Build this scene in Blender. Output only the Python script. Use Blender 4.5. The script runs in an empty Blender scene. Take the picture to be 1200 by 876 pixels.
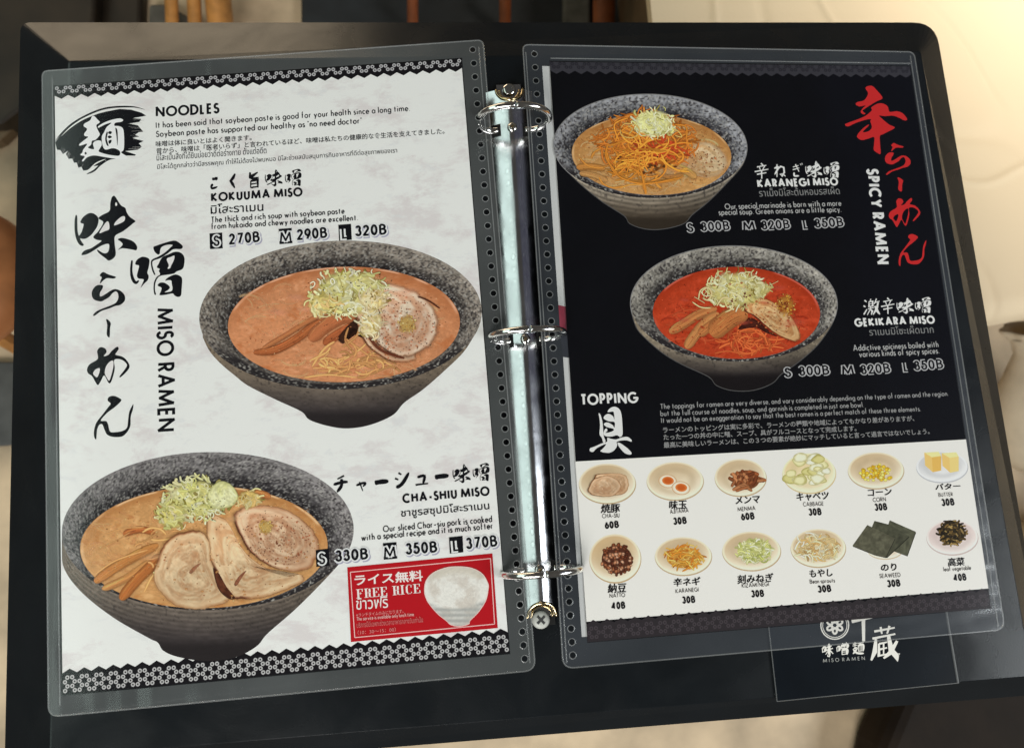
import bpy, bmesh, math, random
import numpy as np
from mathutils import Vector, Matrix, Euler
from mathutils.geometry import tessellate_polygon

scene = bpy.context.scene
COLL = scene.collection
random.seed(7)

# ------------------------------------------------------------------ camera
CAM_LOC = np.array([-0.0195, -0.0826, 0.3778])
CAM_ROT = (0.14, -0.0737, -0.0705)
CAM_F = 869.5                     # focal length in photo pixels (1200 wide)
cam_data = bpy.data.cameras.new('camera')
cam = bpy.data.objects.new('camera', cam_data)
COLL.objects.link(cam)
cam.location = CAM_LOC
cam.rotation_euler = CAM_ROT
cam_data.sensor_fit = 'HORIZONTAL'
cam_data.sensor_width = 36.0
cam_data.lens = 36.0 * CAM_F / 1200.0
cam_data.clip_start = 0.01
cam_data.clip_end = 50.0
cam_data.dof.use_dof = True
cam_data.dof.focus_distance = 0.375
cam_data.dof.aperture_fstop = 9.5
scene.camera = cam

# ------------------------------------------------------------------ world, lamps, exposure
world = bpy.data.worlds.new('World')
scene.world = world
world.use_nodes = True
wb = world.node_tree.nodes['Background']
wb.inputs[0].default_value = (1.0, 0.93, 0.84, 1)
wb.inputs[1].default_value = 0.07

def area(name, loc, target, size, size_y, power, col):
    d = bpy.data.lights.new(name, 'AREA')
    d.shape = 'RECTANGLE'; d.size = size; d.size_y = size_y
    d.energy = power; d.color = col
    o = bpy.data.objects.new(name, d); COLL.objects.link(o)
    o.location = loc
    o.rotation_euler = (Vector(target) - Vector(loc)).to_track_quat('-Z', 'Y').to_euler()
    return o
area('ceiling_lamp', (-0.70, -1.65, 1.35), (0.0, 0.0, 0), 1.2, 0.7, 38.0, (1.0, 0.985, 0.955))
area('side_fill', (1.75, -0.75, 1.25), (0.10, 0.05, 0), 1.2, 0.6, 28.0, (0.93, 0.985, 1.0))  # cool fill added to brighten the upper right of the pages
area('window_light', (-1.15, 0.10, 1.00), (0, 0.1, 0), 1.9, 0.55, 5.2, (0.80, 1.0, 0.90))
area('bevel_warm_fill', (-0.85, 2.0, 0.40), (-0.05, 0.15, 0), 1.3, 0.5, 7.0, (1.0, 0.80, 0.55))  # warm fill added low behind so the board's far bevel reflects it
area('bench_fill', (0.72, 0.62, 0.95), (0.72, 0.62, 0), 0.35, 0.35, 4.2, (1.0, 0.92, 0.78)).data.spread = math.radians(60)  # narrow fill added above the bench to brighten its cloth
area('rail_blue_fill', (1.35, 0.10, 1.05), (0, 0.05, 0), 1.8, 0.6, 0.20, (0.34, 0.42, 1.0))  # dim blue fill added so the rail's right slope reflects navy
scene.view_settings.view_transform = 'Standard'
scene.view_settings.look = 'None'
scene.view_settings.exposure = 0.0
scene.view_settings.gamma = 1.0
scene.cycles.max_bounces = 8
scene.cycles.transparent_max_bounces = 48
scene.cycles.caustics_reflective = False
scene.cycles.caustics_refractive = False

# ------------------------------------------------------------------ measuring helpers
ROT = np.array(Euler(CAM_ROT).to_matrix())
def rays(px):
    px = np.atleast_2d(np.asarray(px, float))
    return np.stack([(px[:, 0] - 600) / CAM_F, (438 - px[:, 1]) / CAM_F, -np.ones(len(px))], 1) @ ROT.T
def at(px, z):                                   # measured photo point -> point on a horizontal level z
    d = rays(px)
    t = (z - CAM_LOC[2]) / d[:, 2]
    return CAM_LOC + d * t[:, None]
def at1(x, y, z):
    return Vector(at([(x, y)], z)[0])

class Page:                                      # the plane of one menu sheet (A4)
    def __init__(s, x, y, yaw, zl, zr, zp):
        w = 0.210
        ct = math.sqrt(w * w - (zr - zl) ** 2)
        ex = np.array([ct * math.cos(yaw), ct * math.sin(yaw), zr - zl]); ex /= np.linalg.norm(ex)
        ey = np.array([-math.sin(yaw) * .297, math.cos(yaw) * .297, zp])
        ey -= ex * (ey @ ex); ey /= np.linalg.norm(ey)
        s.ex, s.ey, s.n = ex, ey, np.cross(ex, ey)
        s.c = np.array([x, y, (zl + zr) / 2])
        m = Matrix.Identity(4)
        for i in range(3):
            m[i][0], m[i][1], m[i][2], m[i][3] = ex[i], ey[i], s.n[i], s.c[i]
        s.matrix = m
    def __call__(s, px):                         # photo points -> local sheet coordinates (metres)
        d = rays(px)
        t = ((s.c - CAM_LOC) @ s.n) / (d @ s.n)
        p = CAM_LOC + d * t[:, None] - s.c
        return np.stack([p @ s.ex, p @ s.ey], 1)
LEFT = Page(-0.1058, -0.0183, 0.0143, 0.0036, 0.0174, 0.0049)
RIGHT = Page(0.1448, -0.0165, -0.0143, 0.0141, 0.0036, -0.0035)

# ------------------------------------------------------------------ objects
def tag(o, label=None, cat=None, group=None, kind=None):
    if label: o['label'] = label
    if cat: o['category'] = cat
    if group: o['group'] = group
    if kind: o['kind'] = kind
    return o
def thing(name, label, cat, matrix=None, loc=None, group=None):
    o = bpy.data.objects.new(name, None); COLL.objects.link(o)
    o.empty_display_size = 0.02
    if matrix is not None: o.matrix_world = matrix
    if loc is not None: o.location = loc
    return tag(o, label, cat, group)

class MB:                                        # collects coloured geometry for ONE mesh object
    def __init__(s): s.v, s.f, s.c, s.n = [], [], [], 0
    def add(s, v, f, c=None):
        v = np.asarray(v, float)
        if c is None: c = np.zeros((len(v), 3))
        c = np.asarray(c, float)
        if c.ndim == 1: c = np.broadcast_to(c, (len(v), len(c)))
        if c.shape[1] == 3: c = np.concatenate([c, np.ones((len(v), 1))], 1)
        s.v.append(v); s.c.append(c)
        n = s.n
        s.f.extend([tuple(int(i) + n for i in q) for q in f])
        s.n += len(v)
        return s
    def build(s, name, mat, parent=None, smooth=False, label=None):
        me = bpy.data.meshes.new(name)
        v = np.concatenate(s.v)
        me.from_pydata(v.tolist(), [], s.f)
        at_ = me.color_attributes.new('Col', 'FLOAT_COLOR', 'POINT')
        c = np.concatenate(s.c)
        at_.data.foreach_set('color', c.astype(np.float32).ravel())
        if smooth: me.polygons.foreach_set('use_smooth', [True] * len(me.polygons))
        me.materials.append(mat)
        me.update()
        o = bpy.data.objects.new(name, me); COLL.objects.link(o)
        if parent is not None: o.parent = parent
        if label: o['label'] = label
        return o

def grid_faces(nr, nc, wrap=False):
    f = []
    m = nc if wrap else nc - 1
    for i in range(nr - 1):
        for j in range(m):
            k = (j + 1) % nc
            f.append((i * nc + j, i * nc + k, (i + 1) * nc + k, (i + 1) * nc + j))
    return f

# ------------------------------------------------------------------ colour and noise
LIGHT = 0.90                                     # brightness the room light gives a white sheet
def lin(c):
    c = np.asarray(c, float) / 255.0
    return np.where(c <= 0.04045, c / 12.92, ((np.clip(c, 0.0, 1) + 0.055) / 1.055) ** 2.4)
def ink(c):                                      # printed colour
    return np.clip(lin(c) / LIGHT - 0.004, 0.0015, 0.9)
_tab = np.random.RandomState(3).rand(256, 256)
def vn(x, y, s, seed=0):                         # value noise with cells of s pixels
    x = np.asarray(x, float) / s + seed * 17.3; y = np.asarray(y, float) / s + seed * 31.7
    xi, yi = np.floor(x).astype(int), np.floor(y).astype(int)
    fx, fy = x - xi, y - yi
    fx = fx * fx * (3 - 2 * fx); fy = fy * fy * (3 - 2 * fy)
    g = lambda a, b: _tab[a & 255, b & 255]
    return (g(xi, yi) * (1 - fx) + g(xi + 1, yi) * fx) * (1 - fy) + (g(xi, yi + 1) * (1 - fx) + g(xi + 1, yi + 1) * fx) * fy
def fbm(x, y, s, seed=0, o=4):
    a, t, w = 0, 0, 1
    for i in range(o):
        a = a + w * vn(x, y, s / 2 ** i, seed + i); t += w; w *= 0.55
    return a / t
def mixc(a, b, t):
    t = np.clip(np.asarray(t, float), 0, 1)[..., None]
    return np.asarray(a, float) * (1 - t) + np.asarray(b, float) * t
def sstep(a, b, x):
    t = np.clip((np.asarray(x, float) - a) / (b - a), 0, 1)
    return t * t * (3 - 2 * t)

# ------------------------------------------------------------------ materials
def new_mat(name):
    m = bpy.data.materials.new(name); m.use_nodes = True
    nt = m.node_tree
    return m, nt, nt.nodes['Principled BSDF']
def simple(name, col, rough=0.5, metal=0.0, noise=0.0, nscale=40, bump=0.0, bscale=200, spec=0.5):
    m, nt, p = new_mat(name)
    p.inputs['Roughness'].default_value = rough
    p.inputs['Metallic'].default_value = metal
    p.inputs['Specular IOR Level'].default_value = spec
    tc = nt.nodes.new('ShaderNodeTexCoord')
    if noise:
        n = nt.nodes.new('ShaderNodeTexNoise'); n.inputs['Scale'].default_value = nscale; n.inputs['Detail'].default_value = 6
        nt.links.new(tc.outputs['Object'], n.inputs['Vector'])
        r = nt.nodes.new('ShaderNodeValToRGB')
        r.color_ramp.elements[0].position = 0.3; r.color_ramp.elements[1].position = 0.7
        r.color_ramp.elements[0].color = tuple(max(0, c * (1 - noise)) for c in col) + (1,)
        r.color_ramp.elements[1].color = tuple(min(1, c * (1 + noise)) for c in col) + (1,)
        nt.links.new(n.outputs['Fac'], r.inputs['Fac'])
        nt.links.new(r.outputs['Color'], p.inputs['Base Color'])
    else:
        p.inputs['Base Color'].default_value = tuple(col) + (1,)
    if bump:
        n2 = nt.nodes.new('ShaderNodeTexNoise'); n2.inputs['Scale'].default_value = bscale; n2.inputs['Detail'].default_value = 4
        nt.links.new(tc.outputs['Object'], n2.inputs['Vector'])
        b = nt.nodes.new('ShaderNodeBump'); b.inputs['Strength'].default_value = bump; b.inputs['Distance'].default_value = 0.002
        nt.links.new(n2.outputs['Fac'], b.inputs['Height'])
        nt.links.new(b.outputs['Normal'], p.inputs['Normal'])
    return m
def print_mat():
    m, nt, p = new_mat('printed_ink')
    a = nt.nodes.new('ShaderNodeAttribute'); a.attribute_name = 'Col'
    nt.links.new(a.outputs['Color'], p.inputs['Base Color'])
    p.inputs['Roughness'].default_value = 0.6
    p.inputs['Specular IOR Level'].default_value = 0.03
    return m
INK = print_mat()
def soft_mat():                                  # the same ink, printed with soft edges
    m, nt, p = new_mat('soft_printed_ink')
    a = nt.nodes.new('ShaderNodeAttribute'); a.attribute_name = 'Col'
    nt.links.new(a.outputs['Color'], p.inputs['Base Color']); nt.links.new(a.outputs['Alpha'], p.inputs['Alpha'])
    p.inputs['Roughness'].default_value = 0.6; p.inputs['Specular IOR Level'].default_value = 0.03
    return m
SOFT = soft_mat()

def film_mat(name, haze, hcol, rough, tint=0.97, bump=0.0, bscale=(25, 8, 1), gain=1.0):
    m = bpy.data.materials.new(name); m.use_nodes = True
    nt = m.node_tree; nt.nodes.clear()
    N = nt.nodes.new; Lk = nt.links.new
    out = N('ShaderNodeOutputMaterial')
    tr = N('ShaderNodeBsdfTransparent'); tr.inputs[0].default_value = (tint, tint, tint, 1)
    df = N('ShaderNodeBsdfDiffuse'); df.inputs[0].default_value = hcol + (1,)
    gl = N('ShaderNodeBsdfGlossy'); gl.inputs['Roughness'].default_value = rough
    gl.inputs['Color'].default_value = (gain, gain, gain, 1)
    lw = N('ShaderNodeLayerWeight'); lw.inputs['Blend'].default_value = 0.5
    pw = N('ShaderNodeMath'); pw.operation = 'POWER'; pw.inputs[1].default_value = 5.0
    ma = N('ShaderNodeMath'); ma.operation = 'MULTIPLY_ADD'; ma.inputs[1].default_value = 0.90; ma.inputs[2].default_value = 0.037
    Lk(lw.outputs['Facing'], pw.inputs[0]); Lk(pw.outputs[0], ma.inputs[0])
    m1 = N('ShaderNodeMixShader'); m2 = N('ShaderNodeMixShader')
    tc = N('ShaderNodeTexCoord')
    if haze:
        n = N('ShaderNodeTexNoise'); n.inputs['Scale'].default_value = 22; n.inputs['Detail'].default_value = 3
        Lk(tc.outputs['Object'], n.inputs['Vector'])
        mr = N('ShaderNodeMapRange'); mr.inputs['To Min'].default_value = haze * 0.6; mr.inputs['To Max'].default_value = haze * 1.4
        Lk(n.outputs['Fac'], mr.inputs['Value']); Lk(mr.outputs['Result'], m1.inputs[0])
    else:
        m1.inputs[0].default_value = 0.0
    if bump:
        mp = N('ShaderNodeMapping'); mp.inputs['Scale'].default_value = bscale
        Lk(tc.outputs['Object'], mp.inputs['Vector'])
        n2 = N('ShaderNodeTexNoise'); n2.inputs['Scale'].default_value = 1.0; n2.inputs['Detail'].default_value = 2
        Lk(mp.outputs['Vector'], n2.inputs['Vector'])
        b = N('ShaderNodeBump'); b.inputs['Strength'].default_value = 1.0; b.inputs['Distance'].default_value = bump
        Lk(n2.outputs['Fac'], b.inputs['Height'])
        Lk(b.outputs['Normal'], gl.inputs['Normal'])
    Lk(tr.outputs[0], m1.inputs[1]); Lk(df.outputs[0], m1.inputs[2])
    Lk(ma.outputs[0], m2.inputs[0]); Lk(m1.outputs[0], m2.inputs[1]); Lk(gl.outputs[0], m2.inputs[2])
    Lk(m2.outputs[0], out.inputs[0])
    return m

# ------------------------------------------------------------------ curve helpers
def catmull(pts, n=8, closed=False):
    P = np.asarray(pts, float)
    out = []
    m = len(P)
    rng = range(m) if closed else range(m - 1)
    for i in rng:
        if closed: p0, p1, p2, p3 = P[(i - 1) % m], P[i], P[(i + 1) % m], P[(i + 2) % m]
        else: p0, p1, p2, p3 = P[max(i - 1, 0)], P[i], P[i + 1], P[min(i + 2, m - 1)]
        for k in range(n):
            t = k / n
            out.append(0.5 * (2 * p1 + (p2 - p0) * t + (2 * p0 - 5 * p1 + 4 * p2 - p3) * t * t + (3 * p1 - p0 - 3 * p2 + p3) * t ** 3))
    if not closed: out.append(P[-1])
    return np.array(out)
def tube(mb, path, r, seg=10, closed=False, col=None, flat=1.0):
    P = np.asarray(path, float); n = len(P)
    V = []
    up0 = np.array([0.0, 0, 1])
    for i in range(n):
        a = P[(i - 1) % n] if closed or i else P[0]
        b = P[(i + 1) % n] if closed or i < n - 1 else P[-1]
        t = b - a; t /= np.linalg.norm(t) + 1e-12
        u = np.cross(up0, t)
        if np.linalg.norm(u) < 1e-3: u = np.cross(np.array([0.0, 1, 0]), t)
        u /= np.linalg.norm(u); w = np.cross(t, u)
        rr = r[i] if hasattr(r, '__len__') else r
        for k in range(seg):
            an = 2 * math.pi * k / seg
            V.append(P[i] + rr * (math.cos(an) * u + flat * math.sin(an) * w))
    f = []
    for i in range(n if closed else n - 1):
        j = (i + 1) % n
        for k in range(seg):
            l = (k + 1) % seg
            f.append((i * seg + k, i * seg + l, j * seg + l, j * seg + k))
    if not closed:
        f.append(tuple(range(seg))[::-1]); f.append(tuple((n - 1) * seg + k for k in range(seg)))
    mb.add(V, f, col)
def box(mb, x0, x1, y0, y1, z0, z1):
    v = [(x, y, z) for z in (z0, z1) for y in (y0, y1) for x in (x0, x1)]
    mb.add(v, [(0, 2, 3, 1), (4, 5, 7, 6), (0, 1, 5, 4), (2, 6, 7, 3), (0, 4, 6, 2), (1, 3, 7, 5)])
def lathe(mb, prof, seg=48, loc=(0, 0, 0), wave=0.0, nw=0):
    V = []
    for (r, z) in prof:
        for k in range(seg):
            a = 2 * math.pi * k / seg
            rr = r * (1 + (wave * math.cos(nw * a) if nw else 0))
            V.append((loc[0] + rr * math.cos(a), loc[1] + rr * math.sin(a), loc[2] + z))
    mb.add(V, grid_faces(len(prof), seg, True))
def bevel(o, w, seg=3):
    b = o.modifiers.new('bevel', 'BEVEL'); b.width = w; b.segments = seg; b.limit_method = 'ANGLE'
    return o

# ------------------------------------------------------------------ flat printing helpers (sheet coordinates)
UM = 1e-6
def put(page, px, z):
    q = page(px)
    return np.concatenate([q, np.full((len(q), 1), z)], 1)
def fill(mb, page, loops, z, col):               # filled outline(s): first outer, others holes; photo points
    loops = [np.asarray(l, float) for l in loops]
    tri = tessellate_polygon([[Vector((x, y, 0)) for x, y in l] for l in loops])
    P = np.concatenate(loops)
    fs = []
    for a, b, c in tri:
        cr = (P[b][0] - P[a][0]) * (P[c][1] - P[a][1]) - (P[b][1] - P[a][1]) * (P[c][0] - P[a][0])
        fs.append((a, c, b) if cr > 0 else (a, b, c))
    mb.add(put(page, P, z), fs, ink(col))
def disc(mb, page, cen, outline, z, colfn, nr=12, fade=0.0, feather=1.0):
    """star-shaped patch: rings from the centre to the outline, colour from colfn(x, y, r)"""
    O = np.asarray(outline, float); n = len(O); c = np.asarray(cen, float)
    rr = np.linspace(0.02, 1, nr)
    P = (c + rr[:, None, None] * (O - c)[None]).reshape(-1, 2)
    R = np.repeat(rr, n)
    f = grid_faces(nr, n, True) + [tuple(range(n))]
    C = ink(colfn(P[:, 0], P[:, 1], R))
    if fade: C = np.concatenate([C, (feather * (1 - sstep(1 - fade, 1.0, R)))[:, None]], 1)
    mb.add(put(page, P, z), f, C)
def ell(cx, cy, a, b, tilt=0, n=96, t0=0, t1=360):
    t = np.radians(np.linspace(t0, t1, n, endpoint=(t1 - t0 < 360)))
    x, y = a * np.cos(t), b * np.sin(t)
    k = math.radians(tilt)
    return np.stack([cx + x * math.cos(k) - y * math.sin(k), cy + x * math.sin(k) + y * math.cos(k)], 1)
class Z:                                         # running height so overlapping strokes never share a plane
    def __init__(s, z0, step=0.9 * UM): s.z, s.s = z0, step
    def __call__(s): s.z += s.s; return s.z
def ribbon(mb, page, pts, w, z, ce, cc, taper=0.25, n=6, jit=0.0, smooth=True, alpha=None):
    P = catmull(pts, n) if smooth and len(pts) > 2 else np.asarray(pts, float)
    m = len(P)
    T = np.gradient(P, axis=0); T /= np.linalg.norm(T, axis=1)[:, None] + 1e-9
    Nn = np.stack([-T[:, 1], T[:, 0]], 1)
    s = np.linspace(0, 1, m)
    ww = (np.interp(s, np.linspace(0, 1, len(w)), w) if hasattr(w, '__len__') else np.full(m, w)) / 2
    if taper: ww = ww * (taper + (1 - taper) * np.clip(np.minimum(s, 1 - s) * 6, 0, 1) ** 0.6)
    rows, cols = [], []
    for k, (o, t) in enumerate(((-1, 0), (-0.5, .8), (0.05, 1), (0.55, .65), (1, 0))):
        rows.append(P + Nn * (ww * o)[:, None])
        cols.append(mixc(ce, cc, np.full(m, t) * (1 - jit * vn(P[:, 0], P[:, 1], 3, 5))))
    V = np.stack(rows, 1).reshape(-1, 2)
    C = np.stack(cols, 1).reshape(-1, 3)
    C = ink(C)
    if alpha is not None:
        C = np.concatenate([C, np.tile(np.array([0, .75, 1, .75, 0]) * alpha, m)[:, None] * np.repeat(sstep(0, .15, np.minimum(s, 1 - s)), 5)[:, None]], 1)
    mb.add(put(page, V, z), [tuple(q[::-1]) for q in grid_faces(m, 5)], C)
def flecks(mb, page, n, where, zz, col, s0=0.5, s1=1.1, seed=1):
    rs = random.Random(seed)
    for _ in range(n):
        x, y = where(rs)
        k = rs.choice((4, 5, 6)); s = rs.uniform(s0, s1); a0 = rs.random() * 6; el = rs.uniform(.5, 1)
        pts = [(x + s * math.cos(a0 + 6.283 * i / k) * rs.uniform(.7, 1.2), y + s * el * math.sin(a0 + 6.283 * i / k)) for i in range(k)]
        mb.add(put(page, pts, zz()), [tuple(range(k))[::-1]], ink(np.asarray(col) * rs.uniform(.75, 1.2)))
def in_ell(cx, cy, a, b):
    def f(rs):
        r, t = math.sqrt(rs.random()), rs.random() * 6.2832
        return cx + a * r * math.cos(t), cy + b * r * math.sin(t)
    return f
def zoom(ox, oy, s):                             # points read off an enlargement of the photo
    return lambda pts: [(ox + x / s, oy + y / s) for x, y in pts]

# ------------------------------------------------------------------ lettering: geometric sans drawn with strokes
def arc(cx, cy, rx, ry, a0, a1, n=14):
    t = np.radians(np.linspace(a0, a1, n))
    return [(cx + rx * math.cos(a), cy + ry * math.sin(a)) for a in t]
X = .60                                          # x-height
def bowl(cx, rx, a0=0, a1=360): return arc(cx, .5, rx, .5, a0, a1, 20)
GL = {                                           # width, strokes; 0..1 across, 0..1 from baseline to cap height
 'A': (.80, [[(0, 0), (.5, 1.04), (1, 0)], [(.17, .32), (.83, .32)]]),
 'B': (.60, [[(0, 0), (0, 1)], [(0, 1), (.4, 1)] + arc(.4, .77, .48, .23, 90, -90, 10) + [(0, .54)], [(0, .54), (.45, .54)] + arc(.45, .27, .55, .27, 90, -90, 12) + [(0, 0)]]),
 'C': (.82, [arc(.58, .5, .58, .5, 48, 312, 24)]),
 'D': (.72, [[(0, 0), (0, 1), (.32, 1)] + arc(.32, .5, .68, .5, 90, -90, 18) + [(0, 0)]]),
 'E': (.48, [[(1, 1), (0, 1), (0, 0), (1, 0)], [(0, .53), (.94, .53)]]),
 'F': (.46, [[(1, 1), (0, 1), (0, 0)], [(0, .52), (.92, .52)]]),
 'G': (.92, [arc(.52, .5, .52, .5, 46, 352, 26) + [(1, .46), (.56, .46)]]),
 'H': (.68, [[(0, 0), (0, 1)], [(1, 0), (1, 1)], [(0, .54), (1, .54)]]),
 'I': (.02, [[(.5, 0), (.5, 1)]]),
 'J': (.36, [[(1, 1), (1, .26)] + arc(.5, .25, .5, .25, 0, -170, 10)]),
 'K': (.66, [[(0, 0), (0, 1)], [(.9, 1), (.06, .5), (1, 0)]]),
 'L': (.44, [[(0, 1), (0, 0), (1, 0)]]),
 'M': (.98, [[(0, 0), (.10, .97), (.5, .10), (.90, .97), (1, 0)]]),
 'N': (.76, [[(0, 0), (0, 1), (1, 0), (1, 1)]]),
 'O': (.96, [arc(.5, .5, .5, .5, 90, 450, 32)]),
 'P': (.50, [[(0, 0), (0, 1), (.45, 1)] + arc(.45, .73, .55, .27, 90, -90, 12) + [(0, .46)]]),
 'Q': (.96, [arc(.5, .5, .5, .5, 90, 450, 32), [(.58, .32), (1, -.02)]]),
 'R': (.54, [[(0, 0), (0, 1), (.42, 1)] + arc(.42, .74, .53, .26, 90, -90, 12) + [(0, .48)], [(.40, .48), (1, 0)]]),
 'S': (.52, [arc(.5, .755, .42, .245, 30, 190, 10) + arc(.5, .755, .42, .245, 200, 262, 5) + arc(.5, .255, .5, .265, 82, -60, 10) + arc(.5, .255, .5, .265, -70, -165, 7)]),
 'T': (.56, [[(0, 1), (1, 1)], [(.5, 1), (.5, 0)]]),
 'U': (.62, [[(0, 1), (0, .34)] + arc(.5, .34, .5, .34, 180, 360, 14) + [(1, 1)]]),
 'V': (.74, [[(0, 1), (.5, -.03), (1, 1)]]),
 'W': (1.1, [[(0, 1), (.26, 0), (.5, .9), (.74, 0), (1, 1)]]),
 'X': (.68, [[(0, 0), (.95, 1)], [(.05, 1), (1, 0)]]),
 'Y': (.68, [[(0, 1), (.5, .45), (1, 1)], [(.5, .45), (.5, 0)]]),
 'Z': (.62, [[(.04, 1), (.96, 1), (0, 0), (1, 0)]]),
 '0': (.56, [arc(.5, .5, .5, .5, 90, 450, 28)]),
 '1': (.26, [[(0, .8), (.9, 1), (.9, 0)]]),
 '2': (.56, [arc(.48, .72, .44, .28, 165, -20, 12) + [(0, 0), (1, 0)]]),
 '3': (.52, [arc(.46, .765, .42, .235, 160, -85, 12), arc(.46, .27, .52, .27, 85, -165, 14)]),
 '4': (.62, [[(.74, 0), (.74, 1), (0, .26), (1, .26)]]),
 '5': (.54, [[(.9, 1), (.24, 1), (.12, .56)] + arc(.44, .33, .54, .33, 125, -160, 14)]),
 '6': (.56, [[(.62, 1), (.14, .52)] + arc(.5, .32, .5, .32, 140, 500, 20)]),
 '7': (.56, [[(0, 1), (1, 1), (.3, 0)]]),
 '8': (.54, [arc(.5, .76, .40, .24, 90, 450, 18), arc(.5, .27, .5, .27, 90, 450, 20)]),
 '9': (.56, [[(.38, 0), (.86, .48)] + arc(.5, .68, .5, .32, -40, 320, 20)]),
 'a': (.56, [arc(.5, X / 2, .5, X / 2, 90, 450, 20), [(1, X), (1, 0)]]),
 'b': (.56, [arc(.5, X / 2, .5, X / 2, 90, 450, 20), [(0, 1.1), (0, 0)]]),
 'c': (.46, [arc(.58, X / 2, .58, X / 2, 48, 312, 16)]),
 'd': (.56, [arc(.5, X / 2, .5, X / 2, 90, 450, 20), [(1, 1.1), (1, 0)]]),
 'e': (.54, [[(.02, X / 2), (1, X / 2)] + arc(.5, X / 2, .5, X / 2, 0, 318, 18)]),
 'f': (.38, [arc(.78, .92, .42, .2, 80, 180, 6) + [(.36, 0)], [(0, X), (.9, X)]]),
 'g': (.56, [arc(.5, X / 2, .5, X / 2, 90, 450, 20), [(1, X), (1, -.1)] + arc(.5, -.1, .5, .2, 0, -160, 8)]),
 'h': (.46, [[(0, 1.1), (0, 0)], [(0, .34)] + arc(.5, .34, .5, X - .34, 180, 0, 10) + [(1, 0)]]),
 'i': (.02, [[(.5, 0), (.5, X)], [(.5, .86), (.5, .96)]]),
 'j': (.04, [[(.5, -.26), (.5, X)], [(.5, .86), (.5, .96)]]),
 'k': (.44, [[(0, 0), (0, 1.1)], [(.9, X), (.06, .32), (1, 0)]]),
 'l': (.02, [[(.5, 0), (.5, 1.1)]]),
 'm': (.80, [[(0, X), (0, 0)], [(0, .36)] + arc(.25, .36, .25, X - .36, 180, 0, 9) + [(.5, 0)], [(.5, .36)] + arc(.75, .36, .25, X - .36, 180, 0, 9) + [(1, 0)]]),
 'n': (.46, [[(0, X), (0, 0)], [(0, .34)] + arc(.5, .34, .5, X - .34, 180, 0, 10) + [(1, 0)]]),
 'o': (.58, [arc(.5, X / 2, .5, X / 2, 90, 450, 20)]),
 'p': (.56, [arc(.5, X / 2, .5, X / 2, 90, 450, 20), [(0, X), (0, -.3)]]),
 'q': (.56, [arc(.5, X / 2, .5, X / 2, 90, 450, 20), [(1, X), (1, -.3)]]),
 'r': (.36, [[(0, X), (0, 0)], [(0, .34)] + arc(.75, .36, .75, X - .36, 180, 80, 7)]),
 's': (.42, [arc(.5, .455, .42, .145, 30, 260, 10) + arc(.5, .155, .5, .155, 80, -155, 10)]),
 't': (.38, [[(.45, .90), (.45, 0)], [(0, X), (1, X)]]),
 'u': (.46, [[(0, X), (0, .26)] + arc(.5, .26, .5, .26, 180, 360, 10), [(1, X), (1, 0)]]),
 'v': (.50, [[(0, X), (.5, -.02), (1, X)]]),
 'w': (.74, [[(0, X), (.26, 0), (.5, .52), (.74, 0), (1, X)]]),
 'x': (.48, [[(0, 0), (.95, X)], [(.05, X), (1, 0)]]),
 'y': (.50, [[(0, X), (.52, 0)], [(1, X), (.28, -.3)]]),
 'z': (.42, [[(.04, X), (.96, X), (0, 0), (1, 0)]]),
 '.': (.04, [[(.5, 0), (.5, .06)]]), ',': (.06, [[(.9, .06), (.2, -.12)]]), '-': (.44, [[(0, .36), (1, .36)]]),
 '"': (.16, [[(.1, .8), (.3, 1.05)], [(.7, .8), (.9, 1.05)]]), "'": (.04, [[(.5, .8), (.5, 1.05)]]),
}
def stroke_poly(P, w, closed):
    """outline quads of a stroke with mitred corners"""
    P = np.asarray(P, float)
    P = P[np.concatenate([[True], np.linalg.norm(np.diff(P, axis=0), axis=1) > 1e-5])]
    if closed: P = P[:-1]
    n = len(P)
    seg = (np.roll(P, -1, 0) - P) if closed else np.diff(P, axis=0)
    d = seg / (np.linalg.norm(seg, axis=1)[:, None] + 1e-9)
    nr = np.stack([-d[:, 1], d[:, 0]], 1)
    A, B = [], []
    for i in range(n):
        if closed: n0, n1 = nr[i - 1], nr[i]
        else: n0, n1 = nr[max(i - 1, 0)], nr[min(i, n - 2)]
        m = n0 + n1
        L = np.linalg.norm(m)
        m = m / L if L > 1e-6 else n1
        k = 1 / max(m @ n1, .42)
        A.append(P[i] + m * k * w / 2); B.append(P[i] - m * k * w / 2)
    V = np.array([v for ab in zip(A, B) for v in ab])
    f = [(2 * i, 2 * i + 1, 2 * ((i + 1) % n) + 1, 2 * ((i + 1) % n)) for i in range(n if closed else n - 1)]
    return V, f
def split_sharp(Q, w):
    """cut a stroke at sharp corners so that no mitre grows into a spike; the cut ends overlap a little"""
    Q = Q[np.concatenate([[True], np.linalg.norm(np.diff(Q, axis=0), axis=1) > 1e-5])]
    d = np.diff(Q, axis=0); d /= np.linalg.norm(d, axis=1)[:, None]
    cuts = [0] + [i for i in range(1, len(Q) - 1) if d[i - 1] @ d[i] < -.15] + [len(Q) - 1]
    out = []
    for a_, b_ in zip(cuts[:-1], cuts[1:]):
        S = Q[a_:b_ + 1].copy()
        if a_ > 0: S[0] -= d[a_] * w * .32
        if b_ < len(Q) - 1: S[-1] += d[b_ - 1] * w * .32
        out.append(S)
    return out
ROUND, DIAG = set('OCGQSDoecabdpqgs0368925'), set('AVWYTLFP')
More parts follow.
